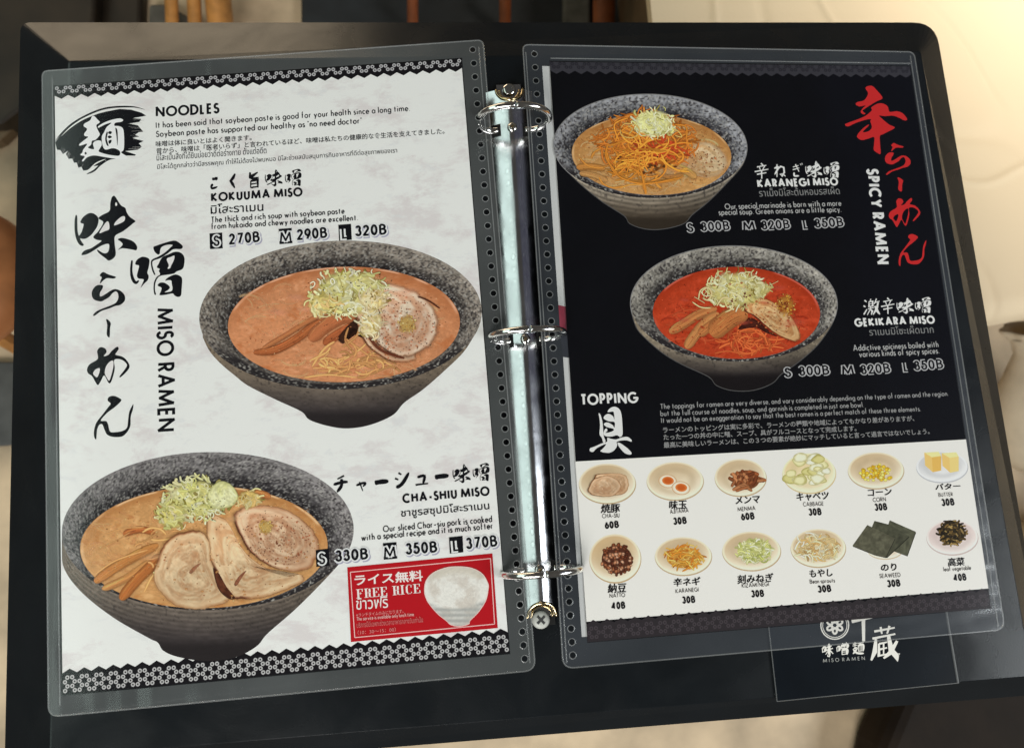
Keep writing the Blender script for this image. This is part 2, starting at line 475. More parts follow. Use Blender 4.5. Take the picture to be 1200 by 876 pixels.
def sans(s, w, gap=None, pen=None):
    """stroke lettering; unit cap height, pen width w -> list of (verts, faces), total width"""
    gap = .125 if gap is None else gap
    x, out, prev = 0.0, [], ''
    for ch in s:
        if ch == ' ': x += .26; prev = ''; continue
        if ch not in GL: continue
        if prev: x -= .035 * ((prev in ROUND) + (ch in ROUND)) + .06 * (prev in DIAG and ch in 'AVWYTLOCG') 
        prev = ch
        gw, st = GL[ch]
        gw = max(gw - w, .0)
        for P in st:
            P = np.asarray(P, float)
            closed = np.allclose(P[0], P[-1]) and len(P) > 4
            Q = np.stack([x + w / 2 + P[:, 0] * gw, w / 2 + P[:, 1] * (1 - w)], 1)
            if closed: out.append(stroke_poly(Q, pen or w, True)); continue
            for sub in split_sharp(Q, pen or w): out.append(stroke_poly(sub, pen or w, False))
        x += gw + w + gap
    return out, x - gap
def place(mb, page, parts, width, p0, p1, h, zz, col, hunit=1.0):
    """set lettering on the straight baseline p0-p1 (photo points), cap height h (photo pixels)"""
    q = page([p0, p1, (p0[0], p0[1] - h)])
    d = q[1] - q[0]; Ld = np.linalg.norm(d); ex = d / Ld
    ey = np.array([-ex[1], ex[0]])
    sy = np.linalg.norm(q[2] - q[0]) / hunit
    sx = Ld / width
    for V, f in parts:
        W = q[0] + V[:, :1] * sx * ex + V[:, 1:2] * sy * ey
        mb.add(np.concatenate([W, np.full((len(W), 1), zz())], 1), f, ink(col))
def write(mb, page, s, p0, p1, h, w, zz, col, gap=None, pen=None):
    parts, width = sans(s, w, gap, pen)
    place(mb, page, parts, width, p0, p1, h, zz, col)
def font_mesh(s, bold=0.0, shear=0.0, space=1.0):
    """Japanese and Thai lettering from Blender's own built-in font stack"""
    cu = bpy.data.curves.new('lettering', 'FONT')
    cu.body = s; cu.size = 1.0; cu.offset = bold; cu.shear = shear; cu.space_character = space
    cu.resolution_u = 3
    ob = bpy.data.objects.new('lettering', cu); COLL.objects.link(ob)
    dg = bpy.context.evaluated_depsgraph_get(); dg.update()
    ev = ob.evaluated_get(dg); me = ev.to_mesh()
    V = np.array([tuple(v.co) for v in me.vertices]) if len(me.vertices) else np.zeros((0, 3))
    F = [tuple(p.vertices) for p in me.polygons]
    ev.to_mesh_clear()
    bpy.data.objects.remove(ob); bpy.data.curves.remove(cu)
    return V, F
def write_font(mb, page, s, p0, p1, h, zz, col, bold=0.0, shear=0.0, rough=0.0, seed=0):
    V, F = font_mesh(s, bold, shear)
    if not len(V): return
    x0, x1 = V[:, 0].min(), V[:, 0].max()
    y1 = V[:, 1].max(); y0 = min(V[:, 1].min(), 0)
    W = V[:, :2].copy(); W[:, 0] -= x0
    if not any(0x0E00 <= ord(ch) < 0x0E80 for ch in s): W[:, 1] -= y0
    if rough:
        W[:, 0] += rough * (vn(W[:, 0] * 10, W[:, 1] * 10, 2.2, seed) - .5); W[:, 1] += rough * (vn(W[:, 0] * 10, W[:, 1] * 10, 2.2, seed + 9) - .5)
    place(mb, page, [(W, F)], x1 - x0, p0, p1, h, zz, col, y1 - y0)

# ------------------------------------------------------------------ brush lettering traced as closed outlines (unit box, y down)
def norm(loops):
    return loops
BR = {}
def brush(key, ox, oy, s, loops, holes=()):
    BR[key] = ([np.array([(ox + x / s, oy + y / s) for x, y in l], float) for l in loops],
               [np.array([(ox + x / s, oy + y / s) for x, y in l], float) for l in holes])
brush('aji', 80, 220, 9.73, [
 [(90, 312), (103, 330), (105, 430), (112, 520), (150, 610), (178, 650), (160, 664), (125, 645), (92, 585), (75, 500), (72, 400), (80, 330)],
 [(140, 385), (175, 330), (240, 290), (300, 300), (345, 350), (335, 430), (300, 490), (260, 540), (200, 580), (150, 580), (120, 560), (150, 510), (170, 450), (175, 412), (150, 405)],
 [(520, 92), (545, 115), (600, 200), (650, 230), (665, 275), (700, 330), (765, 380), (740, 405), (700, 440), (620, 500), (535, 550), (530, 640), (540, 770), (470, 830), (420, 800), (350, 745), (330, 705), (400, 745), (445, 740), (465, 700), (460, 640), (380, 660), (300, 710), (220, 755), (155, 768), (165, 735), (200, 710), (260, 690), (330, 645), (380, 605), (330, 595), (288, 570), (300, 540), (340, 500), (400, 395), (345, 350), (390, 310), (470, 265), (480, 180), (495, 115)],
 [(565, 590), (610, 572), (690, 590), (750, 620), (785, 670), (775, 712), (730, 705), (620, 690), (570, 708), (620, 650), (600, 615)]],
 [[(355, 515), (430, 395), (462, 395), (468, 470), (420, 495)], [(528, 430), (540, 390), (600, 335), (640, 325), (648, 355), (625, 390)], [(535, 190), (545, 165), (560, 190), (545, 210)]])
brush('so', 145, 270, 10.3, [
 [(98, 360), (110, 375), (105, 480), (120, 560), (148, 612), (175, 600), (185, 612), (165, 640), (135, 645), (100, 610), (80, 540), (78, 450), (88, 375)],
 [(140, 395), (165, 350), (225, 318), (290, 332), (312, 365), (300, 450), (285, 510), (302, 550), (290, 600), (240, 650), (205, 692), (230, 630), (240, 590), (180, 580), (160, 545), (175, 480), (185, 425), (150, 415)],
 [(360, 200), (400, 182), (480, 155), (590, 125), (650, 135), (712, 190), (690, 225), (600, 228), (520, 285), (440, 335), (370, 360), (345, 390), (360, 470), (382, 530), (365, 530), (340, 470), (328, 390), (345, 350), (420, 315), (500, 265), (560, 210), (590, 175), (520, 175), (460, 200), (440, 240), (435, 280), (410, 290), (370, 250)],
 [(465, 325), (540, 290), (620, 258), (690, 270), (730, 320), (732, 400), (710, 465), (640, 495), (605, 520), (520, 535), (440, 550), (400, 590), (380, 650), (378, 720), (390, 770), (372, 772), (360, 700), (368, 620), (400, 560), (440, 530), (425, 490), (435, 465), (400, 445), (420, 405)],
 [(500, 605), (540, 565), (620, 532), (680, 550), (705, 590), (700, 700), (690, 785), (650, 802), (610, 780), (590, 760), (510, 775), (435, 780), (450, 730), (455, 690), (410, 665), (440, 630), (500, 635), (555, 680), (540, 715), (495, 745), (570, 735), (590, 700), (580, 640), (575, 605), (535, 600)]],
 [[(520, 345), (570, 320), (612, 305), (605, 360), (575, 420), (560, 455), (530, 460), (545, 420)]])
brush('ra', 90, 310, 9.735, [
 [(300, 85), (360, 112), (445, 140), (420, 160), (350, 155), (310, 175), (265, 217), (275, 175), (285, 145), (262, 122)],
 [(250, 232), (298, 240), (290, 280), (265, 320), (270, 365), (330, 335), (390, 295), (440, 280), (500, 300), (545, 350), (548, 410), (500, 458), (440, 472), (370, 500), (280, 530), (205, 582), (188, 572), (230, 530), (310, 495), (400, 460), (450, 430), (475, 380), (470, 330), (445, 305), (410, 325), (370, 370), (320, 400), (275, 420), (200, 400), (172, 350), (178, 295), (210, 250)]])
brush('bar', 90, 310, 9.735, [[(335, 625), (360, 632), (388, 670), (380, 720), (375, 825), (350, 815), (342, 780), (348, 690)]])
brush('me', 90, 400, 7.3, [
 [(175, 80), (200, 50), (240, 58), (255, 90), (230, 125), (270, 115), (300, 80), (345, 45), (358, 65), (335, 100), (335, 115), (390, 130), (430, 165), (452, 215), (420, 265), (375, 305), (368, 295), (410, 240), (430, 200), (400, 165), (360, 150), (320, 160), (325, 230), (310, 300), (290, 352), (270, 350), (235, 290), (205, 340), (182, 372), (165, 355), (130, 295), (100, 275), (88, 240), (110, 195), (175, 155), (180, 120)]],
 [[(140, 270), (160, 240), (195, 228), (195, 260), (175, 305), (150, 290)], [(240, 270), (250, 215), (280, 175), (312, 165), (312, 220), (295, 290), (278, 335), (258, 310)]])
brush('nn', 90, 400, 7.3, [
 [(265, 505), (275, 475), (320, 465), (380, 495), (365, 525), (320, 565), (260, 610), (205, 675), (250, 680), (268, 710), (285, 770), (330, 775), (390, 765), (430, 735), (440, 670), (450, 600), (483, 535), (480, 580), (462, 640), (458, 720), (430, 775), (385, 812), (310, 815), (260, 795), (238, 755), (220, 710), (195, 710), (175, 750), (170, 800), (165, 838), (148, 810), (150, 750), (170, 690), (220, 625), (270, 560), (290, 530)]])
brush('kara', 980, 90, 8.76, [
 [(335, 95), (375, 100), (430, 155), (475, 220), (420, 250), (360, 285), (300, 325), (270, 350), (300, 380), (275, 385), (250, 360), (275, 320), (300, 295), (240, 305), (200, 285), (215, 262), (280, 245), (315, 205), (325, 165), (300, 115)],
 [(360, 315), (430, 275), (490, 280), (530, 310), (548, 360), (620, 355), (680, 375), (728, 435), (700, 448), (640, 420), (580, 400), (500, 405), (440, 400), (480, 440), (540, 490), (600, 520), (560, 550), (480, 590), (448, 610), (450, 700), (455, 790), (420, 780), (385, 750), (388, 690), (388, 620), (330, 635), (260, 650), (215, 620), (225, 585), (280, 525), (330, 492), (330, 505), (285, 550), (275, 570), (330, 560), (365, 520), (350, 460), (355, 435), (290, 445), (200, 475), (120, 510), (90, 490), (130, 470), (240, 430), (310, 395), (365, 345)]])
brush('gu', 670, 450, 9.22, [
 [(290, 315), (310, 330), (330, 400), (338, 480), (345, 560), (365, 615), (340, 630), (325, 580), (300, 540), (305, 450), (300, 380)],
 [(388, 300), (410, 262), (460, 242), (510, 265), (535, 320), (545, 420), (548, 540), (520, 570), (490, 550), (440, 562), (385, 565), (345, 545), (350, 500), (372, 475), (385, 500), (365, 525), (420, 515), (455, 495), (440, 478), (380, 462), (345, 430), (385, 412), (440, 440), (460, 470), (462, 410), (400, 400), (345, 370), (360, 335), (400, 320), (445, 345), (460, 380), (455, 310), (440, 295)],
 [(385, 580), (430, 590), (480, 595), (540, 575), (600, 568), (645, 600), (640, 620), (590, 605), (520, 610), (485, 625), (490, 660), (460, 710), (400, 740), (310, 725), (340, 690), (370, 650), (350, 650), (270, 690), (230, 730), (195, 720), (200, 690), (240, 675), (320, 640), (380, 620)],
 [(495, 630), (530, 640), (600, 690), (645, 740), (630, 760), (575, 745), (530, 700), (505, 665)]])
brush('men', 60, 115, 8.76, [
 [(420, 190), (445, 188), (480, 225), (500, 250), (465, 280), (480, 330), (500, 370), (485, 400), (455, 430), (420, 440), (410, 480), (380, 510), (440, 525), (430, 470), (460, 440), (510, 440), (520, 480), (500, 520), (490, 550), (560, 575), (640, 590), (700, 590), (705, 545), (640, 515), (560, 530), (530, 490), (520, 400), (545, 350), (570, 300), (620, 255), (560, 270), (490, 305), (485, 290), (540, 255), (620, 225), (700, 210), (740, 225), (720, 245), (660, 255), (650, 285), (700, 290), (740, 320), (750, 430), (745, 530), (720, 560), (780, 600), (770, 625), (640, 620), (540, 605), (440, 590), (370, 610), (330, 650), (318, 640), (345, 600), (300, 585), (320, 560), (330, 530), (370, 470), (300, 490), (290, 475), (330, 440), (380, 400), (345, 390), (340, 365), (370, 320), (335, 290), (345, 262), (400, 230)]],
 [[(585, 360), (600, 340), (625, 350), (610, 372)], [(580, 400), (600, 385), (625, 400), (600, 415)], [(570, 350), (582, 360), (572, 420), (590, 490), (570, 480), (555, 420)], [(660, 310), (680, 330), (685, 420), (680, 490), (672, 400)], [(590, 440), (620, 430), (615, 460), (595, 470)], [(345, 560), (360, 555), (365, 575), (350, 580)]])
# small brush characters, drawn on a 100 x 100 box as tapered strokes: (points, width)
ST = {
 'こ': [([(22, 22), (50, 24), (74, 18), (64, 34)], 13), ([(30, 60), (14, 78), (28, 92), (84, 82)], 11)],
 'く': [([(70, 4), (50, 30), (26, 50), (46, 72), (66, 97)], 13)],
 '旨': [([(14, 30), (44, 24), (78, 6)], 11), ([(22, 4), (22, 34), (50, 44), (86, 36)], 11), ([(28, 54), (26, 96)], 9), ([(28, 56), (78, 50), (80, 96)], 13), ([(30, 74), (74, 70)], 10), ([(30, 94), (76, 90)], 12)],
 'ね': [([(28, 6), (28, 96)], 12), ([(8, 34), (40, 26), (10, 78)], 9), ([(28, 44), (56, 22), (80, 30), (84, 66), (66, 92), (54, 78), (72, 76), (94, 94)], 9)],
 'ぎ': [([(20, 26), (66, 16)], 9), ([(18, 46), (72, 34)], 10), ([(40, 6), (70, 62)], 11), ([(30, 66), (32, 90), (70, 92)], 9), ([(80, 4), (88, 16)], 8), ([(92, 0), (99, 12)], 7)],
 'チ': [([(72, 2), (26, 20)], 12), ([(0, 52), (60, 40), (98, 40)], 10), ([(54, 20), (54, 60), (24, 98)], 11)],
 'ャ': [([(8, 44), (60, 26), (84, 30), (64, 56)], 11), ([(34, 14), (62, 96)], 12)],
 'ー': [([(4, 58), (40, 48), (96, 44)], 22)],
 'シ': [([(28, 8), (48, 20)], 13), ([(6, 40), (28, 50)], 13), ([(14, 96), (54, 74), (98, 10)], 12)],
 'ュ': [([(14, 22), (70, 12), (58, 84)], 13), ([(0, 92), (98, 84)], 16)],
 '激': [([(10, 8), (22, 18)], 11), ([(4, 40), (16, 48)], 11), ([(6, 92), (24, 62)], 11), ([(48, 2), (42, 14)], 8), ([(36, 18), (58, 16), (58, 44), (36, 46), (36, 18)], 8), ([(36, 32), (56, 30)], 6), ([(30, 60), (64, 54)], 9), ([(46, 50), (46, 62)], 8), ([(44, 62), (56, 74), (50, 96)], 9), ([(42, 66), (26, 96)], 8), ([(80, 2), (66, 34)], 9), ([(72, 24), (98, 18)], 9), ([(90, 24), (82, 60), (60, 96)], 10), ([(70, 44), (84, 74), (100, 96)], 11)],
 '千': [([(70, 4), (22, 18)], 14), ([(0, 44), (100, 34)], 13), ([(52, 14), (54, 100)], 15)],
 '蔵': [([(14, 14), (84, 6)], 8), ([(36, 2), (40, 22)], 8), ([(66, 0), (58, 22)], 8), ([(8, 34), (86, 24)], 8), ([(20, 36), (16, 72), (4, 96)], 9), ([(62, 26), (72, 70), (98, 96), (98, 80)], 11), ([(92, 44), (70, 76), (46, 92)], 9), ([(30, 50), (58, 46)], 7), ([(30, 50), (30, 84), (60, 80)], 7), ([(32, 66), (58, 62)], 7), ([(46, 50), (46, 80)], 6)],
 '味': [([(8, 34), (10, 72)], 9), ([(12, 36), (32, 30), (30, 66)], 12), ([(12, 66), (30, 62)], 10), ([(44, 30), (86, 20)], 11), ([(38, 54), (96, 40)], 12), ([(64, 2), (64, 96), (54, 90)], 13), ([(60, 52), (36, 88)], 9), ([(68, 52), (98, 84)], 12)],
 '噌': [([(4, 34), (6, 72)], 8), ([(10, 36), (26, 32), (25, 66)], 11), ([(10, 66), (24, 62)], 9), ([(50, 4), (58, 14)], 9), ([(86, 0), (74, 14)], 9), ([(42, 20), (40, 48)], 9), ([(42, 22), (92, 16), (92, 44)], 12), ([(42, 34), (90, 30)], 7), ([(66, 20), (66, 44)], 7), ([(40, 48), (92, 43)], 9), ([(48, 60), (48, 98)], 10), ([(48, 60), (88, 55), (88, 98)], 13), ([(50, 77), (84, 74)], 7), ([(50, 95), (86, 92)], 9)],
 '麺': [([(6, 18), (44, 12)], 8), ([(24, 2), (24, 40)], 9), ([(4, 32), (46, 26)], 8), ([(26, 40), (6, 64)], 8), ([(20, 54), (40, 50), (26, 76), (6, 96)], 8), ([(12, 62), (40, 90), (98, 96)], 10), ([(48, 14), (98, 8)], 8), ([(70, 12), (64, 26)], 8), ([(52, 28), (52, 78)], 9), ([(52, 30), (92, 26), (92, 78)], 10), ([(66, 32), (66, 74)], 7), ([(78, 32), (78, 74)], 7), ([(52, 76), (92, 74)], 8)],
 '辛': [([(44, 0), (60, 12)], 12), ([(16, 22), (82, 14)], 10), ([(32, 24), (40, 42)], 9), ([(70, 18), (56, 42)], 9), ([(0, 52), (96, 40)], 11), ([(16, 70), (82, 62)], 11), ([(48, 44), (50, 100)], 13)],
}
def kanji(mb, page, ch, x0, y0, x1, y1, zz, col, k=1.0):
    """small brush character fitted to a box of photo pixels"""
    sx, sy = (x1 - x0) / 100, (y1 - y0) / 100
    for P, w in ST[ch]:
        pts = [(x0 + x * sx, y0 + y * sy - (x - 50) * sx * .05) for x, y in P]
        ribbon(mb, page, pts, [w * 1.55 * k * (sx + sy) / 2 * q for q in (1.15, .9, 1.0, .8)], zz(), col, col, taper=.45, n=4, smooth=len(pts) < 5 and ch not in '旨激蔵')
def draw_brush(mb, page, key, zz, col, holecol, fn=lambda p: p, n=4):
    L, H = BR[key]
    for l in L: fill(mb, page, [fn(catmull(l, n, True))], zz(), col)
    for l in H: fill(mb, page, [fn(catmull(l, n, True))], zz(), holecol)
def fit(src, dst):                               # affine box-to-box
    (a, b, c, d), (e, f, g, h) = src, dst
    return lambda p: np.stack([e + (p[:, 0] - a) * (g - e) / (c - a), f + (p[:, 1] - b) * (h - f) / (d - b)], 1)

# ================================================================== the setting far below: floor and furniture
FLOOR_Z = -0.42
m_floor = simple('floor_tiles', (0.56, 0.43, 0.28), 0.55, noise=0.30, nscale=16, bump=0.1)
fb = MB()
box(fb, -4, 4, -0.62, 4, FLOOR_Z - 0.02, FLOOR_Z)
floor = fb.build('floor', m_floor)
floor['kind'] = 'structure'

def far_box(name, px, z0, z1, mat, label, cat, bev=0.01, group=None):
    """a piece of furniture whose top outline (photo points) lies at level z1 and that stands on z0"""
    P = at(px, z1)[:, :2]
    n = len(P)
    mb = MB()
    V = [(x, y, z0) for x, y in P] + [(x, y, z1) for x, y in P]
    a = sum(P[i][0] * P[(i + 1) % n][1] - P[(i + 1) % n][0] * P[i][1] for i in range(n))
    idx = list(range(n)) if a > 0 else list(range(n))[::-1]
    f = [tuple(n + i for i in idx), tuple(idx[::-1])] + [(idx[k], idx[(k + 1) % n], n + idx[(k + 1) % n], n + idx[k]) for k in range(n)]
    mb.add(V, f)
    o = mb.build(name, mat)
    if bev: bevel(o, bev)
    return tag(o, label, cat, group)

m_dark = simple('dark_wood', (0.022, 0.015, 0.009), 0.45, noise=0.4, nscale=25)
m_orange = simple('orange_wood', (0.33, 0.095, 0.035), 0.4, noise=0.3, nscale=60)
m_amber = simple('amber_wood', (0.42, 0.19, 0.05), 0.4, noise=0.3, nscale=60)
m_navy = simple('navy_upholstery', (0.013, 0.016, 0.019), 0.8, noise=0.3, nscale=40)
m_grey = simple('grey_fabric', (0.09, 0.085, 0.07), 0.9, noise=0.35, nscale=60)

# cream cloth covered bench, top right
def cloth_mat():
    m, nt, p = new_mat('cream_cloth')
    p.inputs['Base Color'].default_value = (0.74, 0.60, 0.41, 1)
    p.inputs['Roughness'].default_value = 0.85
    tc = nt.nodes.new('ShaderNodeTexCoord')
    n = nt.nodes.new('ShaderNodeTexNoise'); n.inputs['Scale'].default_value = 420
    b = nt.nodes.new('ShaderNodeBump'); b.inputs['Strength'].default_value = 0.15; b.inputs['Distance'].default_value = 0.001
    nt.links.new(tc.outputs['Object'], n.inputs['Vector']); nt.links.new(n.outputs['Fac'], b.inputs['Height']); nt.links.new(b.outputs['Normal'], p.inputs['Normal'])
    return m
m_cloth = cloth_mat()
BZ = -0.20
a = at([(800, 374), (800, -240), (1500, 374)], BZ)
bx0, by0 = a[0][0], a[0][1]; bx1, by1 = a[2][0], a[1][1]
yfront = at([(1170, 372)], BZ)[0][1]
bench = thing('cloth_bench', 'cream cloth covered bench with creased top beyond the right corner of the board', 'bench', loc=(bx0, yfront, FLOOR_Z))
mb = MB()
nx, ny = 260, 200
xs = np.linspace(bx0, bx1, nx); ys = np.linspace(yfront, by1, ny)
XX, YY = np.meshgrid(xs, ys)
u = (YY - yfront)
zz_ = BZ + 0.006 * (fbm(XX, YY, .16, 3) - .5)
rid = lambda n_, k: np.exp(-((n_ - .5) / k) ** 2)
zz_ = zz_ + 0.0018 * rid(fbm(XX, YY + .3 * XX, .16, 11, 2), .016) - 0.0016 * rid(fbm(XX + .4 * YY, YY, .19, 21, 2), .015)
zz_ = zz_ - 0.02 * (1 - np.sqrt(np.clip(1 - (1 - np.clip(u / .02, 0, 1)) ** 2, 0, 1)))
wv = 0.004 * np.sin(XX * 40) * np.exp(-u / .05)
mb.add(np.stack([XX, YY + wv, zz_], -1).reshape(-1, 3) - np.array([bx0, yfront, FLOOR_Z]), grid_faces(ny, nx))
mb.build('cloth_cover', m_cloth, bench, smooth=True)
mb = MB(); box(mb, 0.012, bx1 - bx0, 0.004, by1 - yfront, BZ - FLOOR_Z - 0.055, BZ - FLOOR_Z - 0.022)
bevel(mb.build('hem', m_cloth, bench), 0.008)
mb = MB(); box(mb, 0.03, bx1 - bx0 - .01, 0.05, by1 - yfront - .01, 0, BZ - FLOOR_Z - 0.056)
mb.build('bench_base', simple('bench_base_wood', (0.13, 0.085, 0.045), 0.6, noise=0.2), bench)

# chairs behind the board (only their legs and the dark seats between them are seen)
def chair(px_legs, wleg, mat, lab, seat_px, z_seat, seat_mat):
    t = thing('wooden_chair', lab, 'chair', loc=tuple(at1(px_legs[0][0], 10, FLOOR_Z)), group='wooden chairs behind the board')
    o0 = np.array(t.location)
    for (x, w, lean) in px_legs:
        mb = MB()
        p0 = at([(x, 60)], FLOOR_Z)[0]
        p1 = at([(x + lean, -70)], FLOOR_Z + 0.10)[0]
        tube(mb, np.linspace(p0, p1, 5) - o0, w, 12)
        mb.build('leg', mat, t, smooth=True)
    P = at(seat_px, z_seat)
    mb = MB(); n = len(P)
    V = np.concatenate([P, P - np.array([0, 0, .035])]) - o0
    mb.add(V, [tuple(range(n)), tuple(range(n, 2 * n))[::-1]] + [(i, n + i, n + (i + 1) % n, (i + 1) % n) for i in range(n)])
    bevel(mb.build('seat', seat_mat, t), 0.006)
    return t
chair([(484, .006, -1), (592, .0065, 0), (707, .0125, 2)], 0, m_orange,
      'chair with slim orange legs and dark navy seat behind the board', [(352, 60), (352, -160), (800, -160), (800, 60)], FLOOR_Z + .012, m_navy)
chair([(203, .0068, -5), (230, .0072, -6), (262, .0135, -14)], 0, m_amber,
      'chair with amber wooden legs at the upper left behind the board', [(104, 40), (104, -160), (172, -160), (166, 40)], FLOOR_Z + .012, m_dark)
far_box('grey_bag', [(660, 70), (660, -120), (694, -120), (692, 70)], FLOOR_Z, FLOOR_Z + .02, m_grey, 'grey fabric bag lying between the orange chair legs', 'bag', .004)
far_box('grey_cushion', [(172, 60), (174, 4), (196, 4), (240, 30), (246, 60)], FLOOR_Z, FLOOR_Z + .014, m_grey, 'grey floor cushion beside the amber chair legs', 'cushion', .004)
# dark cabinet at the left
far_box('dark_cabinet', [(-400, 146), (-400, -260), (122, -260), (110, 26), (60, 100), (0, 146)], FLOOR_Z, -0.39, m_dark, 'dark brown wooden cabinet behind the upper left corner of the board', 'cabinet', .004)
far_box('trim_board', [(-300, 300), (-300, 262), (0, 150), (40, 118), (40, 126), (0, 164)], FLOOR_Z, -0.405, simple('pale_trim', (0.16, 0.11, 0.06), 0.5, noise=0.2), 'narrow pale wooden board along the foot of the dark cabinet', 'board', .002)
# rounded stool end, left
st = thing('wooden_stool', 'orange brown wooden stool with rounded seat left of the board', 'stool', loc=tuple(at1(48, 366, FLOOR_Z)))
mb = MB(); lathe(mb, [(0, .155), (.03, .155), (.052, .150), (.064, .140), (.066, .128), (.06, .118), (0, .115)], 40); mb.build('seat', simple('stool_wood', (0.40, 0.155, 0.055), 0.45, noise=0.2), st, smooth=True)
for k in range(3):
    mb = MB(); an = k * 2.094 + .5
    tube(mb, [(.03 * math.cos(an), .03 * math.sin(an), .118), (.05 * math.cos(an), .05 * math.sin(an), 0)], .008); mb.build('leg', m_amber, st)
far_box('slate_mat', [(-200, 420), (30, 424), (24, 520), (-200, 540)], FLOOR_Z, FLOOR_Z + .008, simple('slate', (0.075, 0.078, 0.075), 0.7, noise=0.3), 'blue grey mat on the floor left of the board', 'mat', .002)
# dark stool under the lower right corner
far_box('leather_stool', [(1064, 800), (1220, 690), (1500, 800), (1400, 1050), (1010, 1000), (1032, 876)], FLOOR_Z, -0.365, simple('brown_leather', (0.016, 0.010, 0.006), 0.6, noise=0.5, nscale=9, bump=.2, bscale=90, spec=.12), 'dark brown leather stool under the lower right corner of the board', 'stool', .015)

# ceramic jug and bowl on the floor at the right
m_cer = simple('ivory_glaze', (0.66, 0.58, 0.44), 0.28, noise=0.12, nscale=30)
jug = thing('ceramic_jug', 'ivory ceramic jug with wavy rim at the right edge beside the board', 'jug', loc=tuple(at1(1222, 545, FLOOR_Z + .040)))
jug.scale = (.66, .66, .80)
jug.rotation_euler = (-1.22, 0, 0.12)
mb = MB(); lathe(mb, [(0, 0), (.045, 0), (.062, .02), (.070, .06), (.066, .10), (.050, .135), (.040, .155), (.043, .170), (.047, .178)], 72)
mb.build('body', m_cer, jug, smooth=True)
mb = MB(); lathe(mb, [(.047, .178), (.056, .186), (.057, .190), (.052, .190), (.042, .172), (.037, .155), (.04, .13), (0, .10)], 72, wave=.06, nw=7)
mb.build('rim', m_cer, jug, smooth=True)
dish = thing('ceramic_bowl', 'small brown and ivory ceramic bowl below the jug right of the board', 'bowl', loc=tuple(at1(1212, 640, FLOOR_Z)))
mb = MB(); lathe(mb, [(0, 0), (.03, 0), (.034, .02), (.056, .07), (.06, .10), (.057, .10), (.052, .07), (.03, .026), (0, .022)], 56); mb.build('body', m_cer, dish, smooth=True)
mb = MB(); lathe(mb, [(.0585, .1015), (.061, .104), (.0585, .1065), (.056, .104), (.0585, .1015)], 56); mb.build('rim', simple('brown_glaze', (.10, .06, .03), .3), dish, smooth=True)

# ================================================================== the stand and the ring binder
m_black = simple('black_plastic', (0.0054, 0.0074, 0.0092), 0.26, noise=0.15, nscale=30, bump=0.03, bscale=1100, spec=0.45)
def smudge(m, lo, hi, sc):                       # finger marks: uneven gloss
    nt = m.node_tree; p = nt.nodes['Principled BSDF']
    tc = nt.nodes.new('ShaderNodeTexCoord'); n = nt.nodes.new('ShaderNodeTexNoise'); n.inputs['Scale'].default_value = sc; n.inputs['Detail'].default_value = 7; n.inputs['Distortion'].default_value = .8
    mr = nt.nodes.new('ShaderNodeMapRange'); mr.inputs['From Min'].default_value = .35; mr.inputs['From Max'].default_value = .65
    mr.inputs['To Min'].default_value = lo; mr.inputs['To Max'].default_value = hi
    nt.links.new(tc.outputs['Object'], n.inputs['Vector']); nt.links.new(n.outputs['Fac'], mr.inputs['Value']); nt.links.new(mr.outputs['Result'], p.inputs['Roughness'])
smudge(m_black, .20, .31, 22)
stand = thing('binder_stand', 'black stand whose post carries the binder board', 'stand', loc=(0.02, -0.06, FLOOR_Z))
mb = MB(); box(mb, -.10, .10, -.10, .10, 0, .012); bevel(mb.build('foot', m_black, stand), .004)
pp = at([(570, 872), (636, 872)], -0.06)
mb = MB(); box(mb, pp[0][0] - .02, pp[1][0] - .02, -0.10, .05, .012, -FLOOR_Z - .0135); bevel(mb.build('post', m_black, stand), .003)

binder = thing('ring_binder', 'black ring binder lying open with a chrome ring spine between the two sleeves', 'binder', loc=(0.02, -0.02, 0))
BO = np.array([0.02, -0.02, 0])
def round_quad(px, rad, seg=6):
    P = [np.array(p, float) for p in px]; out = []
    for i in range(4):
        p, a_, b_ = P[i], P[i - 1], P[(i + 1) % 4]
        r = rad[i]
        d0 = (a_ - p) / np.linalg.norm(a_ - p); d1 = (b_ - p) / np.linalg.norm(b_ - p)
        for k in range(seg + 1):
            t = k / seg
            s, e = p + d0 * r, p + d1 * r
            out.append((1 - t) ** 2 * s + 2 * t * (1 - t) * p + t * t * e)
    return np.array(out)
ZB = -0.014
outer = at(round_quad([(24, 26.5), (1096, 26.5), (1231, 812), (5, 912)], [12, 26, 26, 26]), ZB)
inner = at(round_quad([(82, 73), (1078, 61), (1209, 791), (60, 886)], [4, 4, 4, 4]), 0.0)
n = len(outer)
mid = outer * .03 + inner * .97; mid[:, 2] = -0.0002
low = outer.copy(); low[:, 2] = ZB - .004
bot = outer * .97 + inner * .03; bot[:, 2] = ZB - .006
mb = MB()
mb.add(np.concatenate([inner, mid, outer, low, bot]) - BO, grid_faces(5, n, True) + [tuple(range(n)), tuple(range(4 * n, 5 * n))[::-1]])
mb.build('cover_board', m_black, binder)

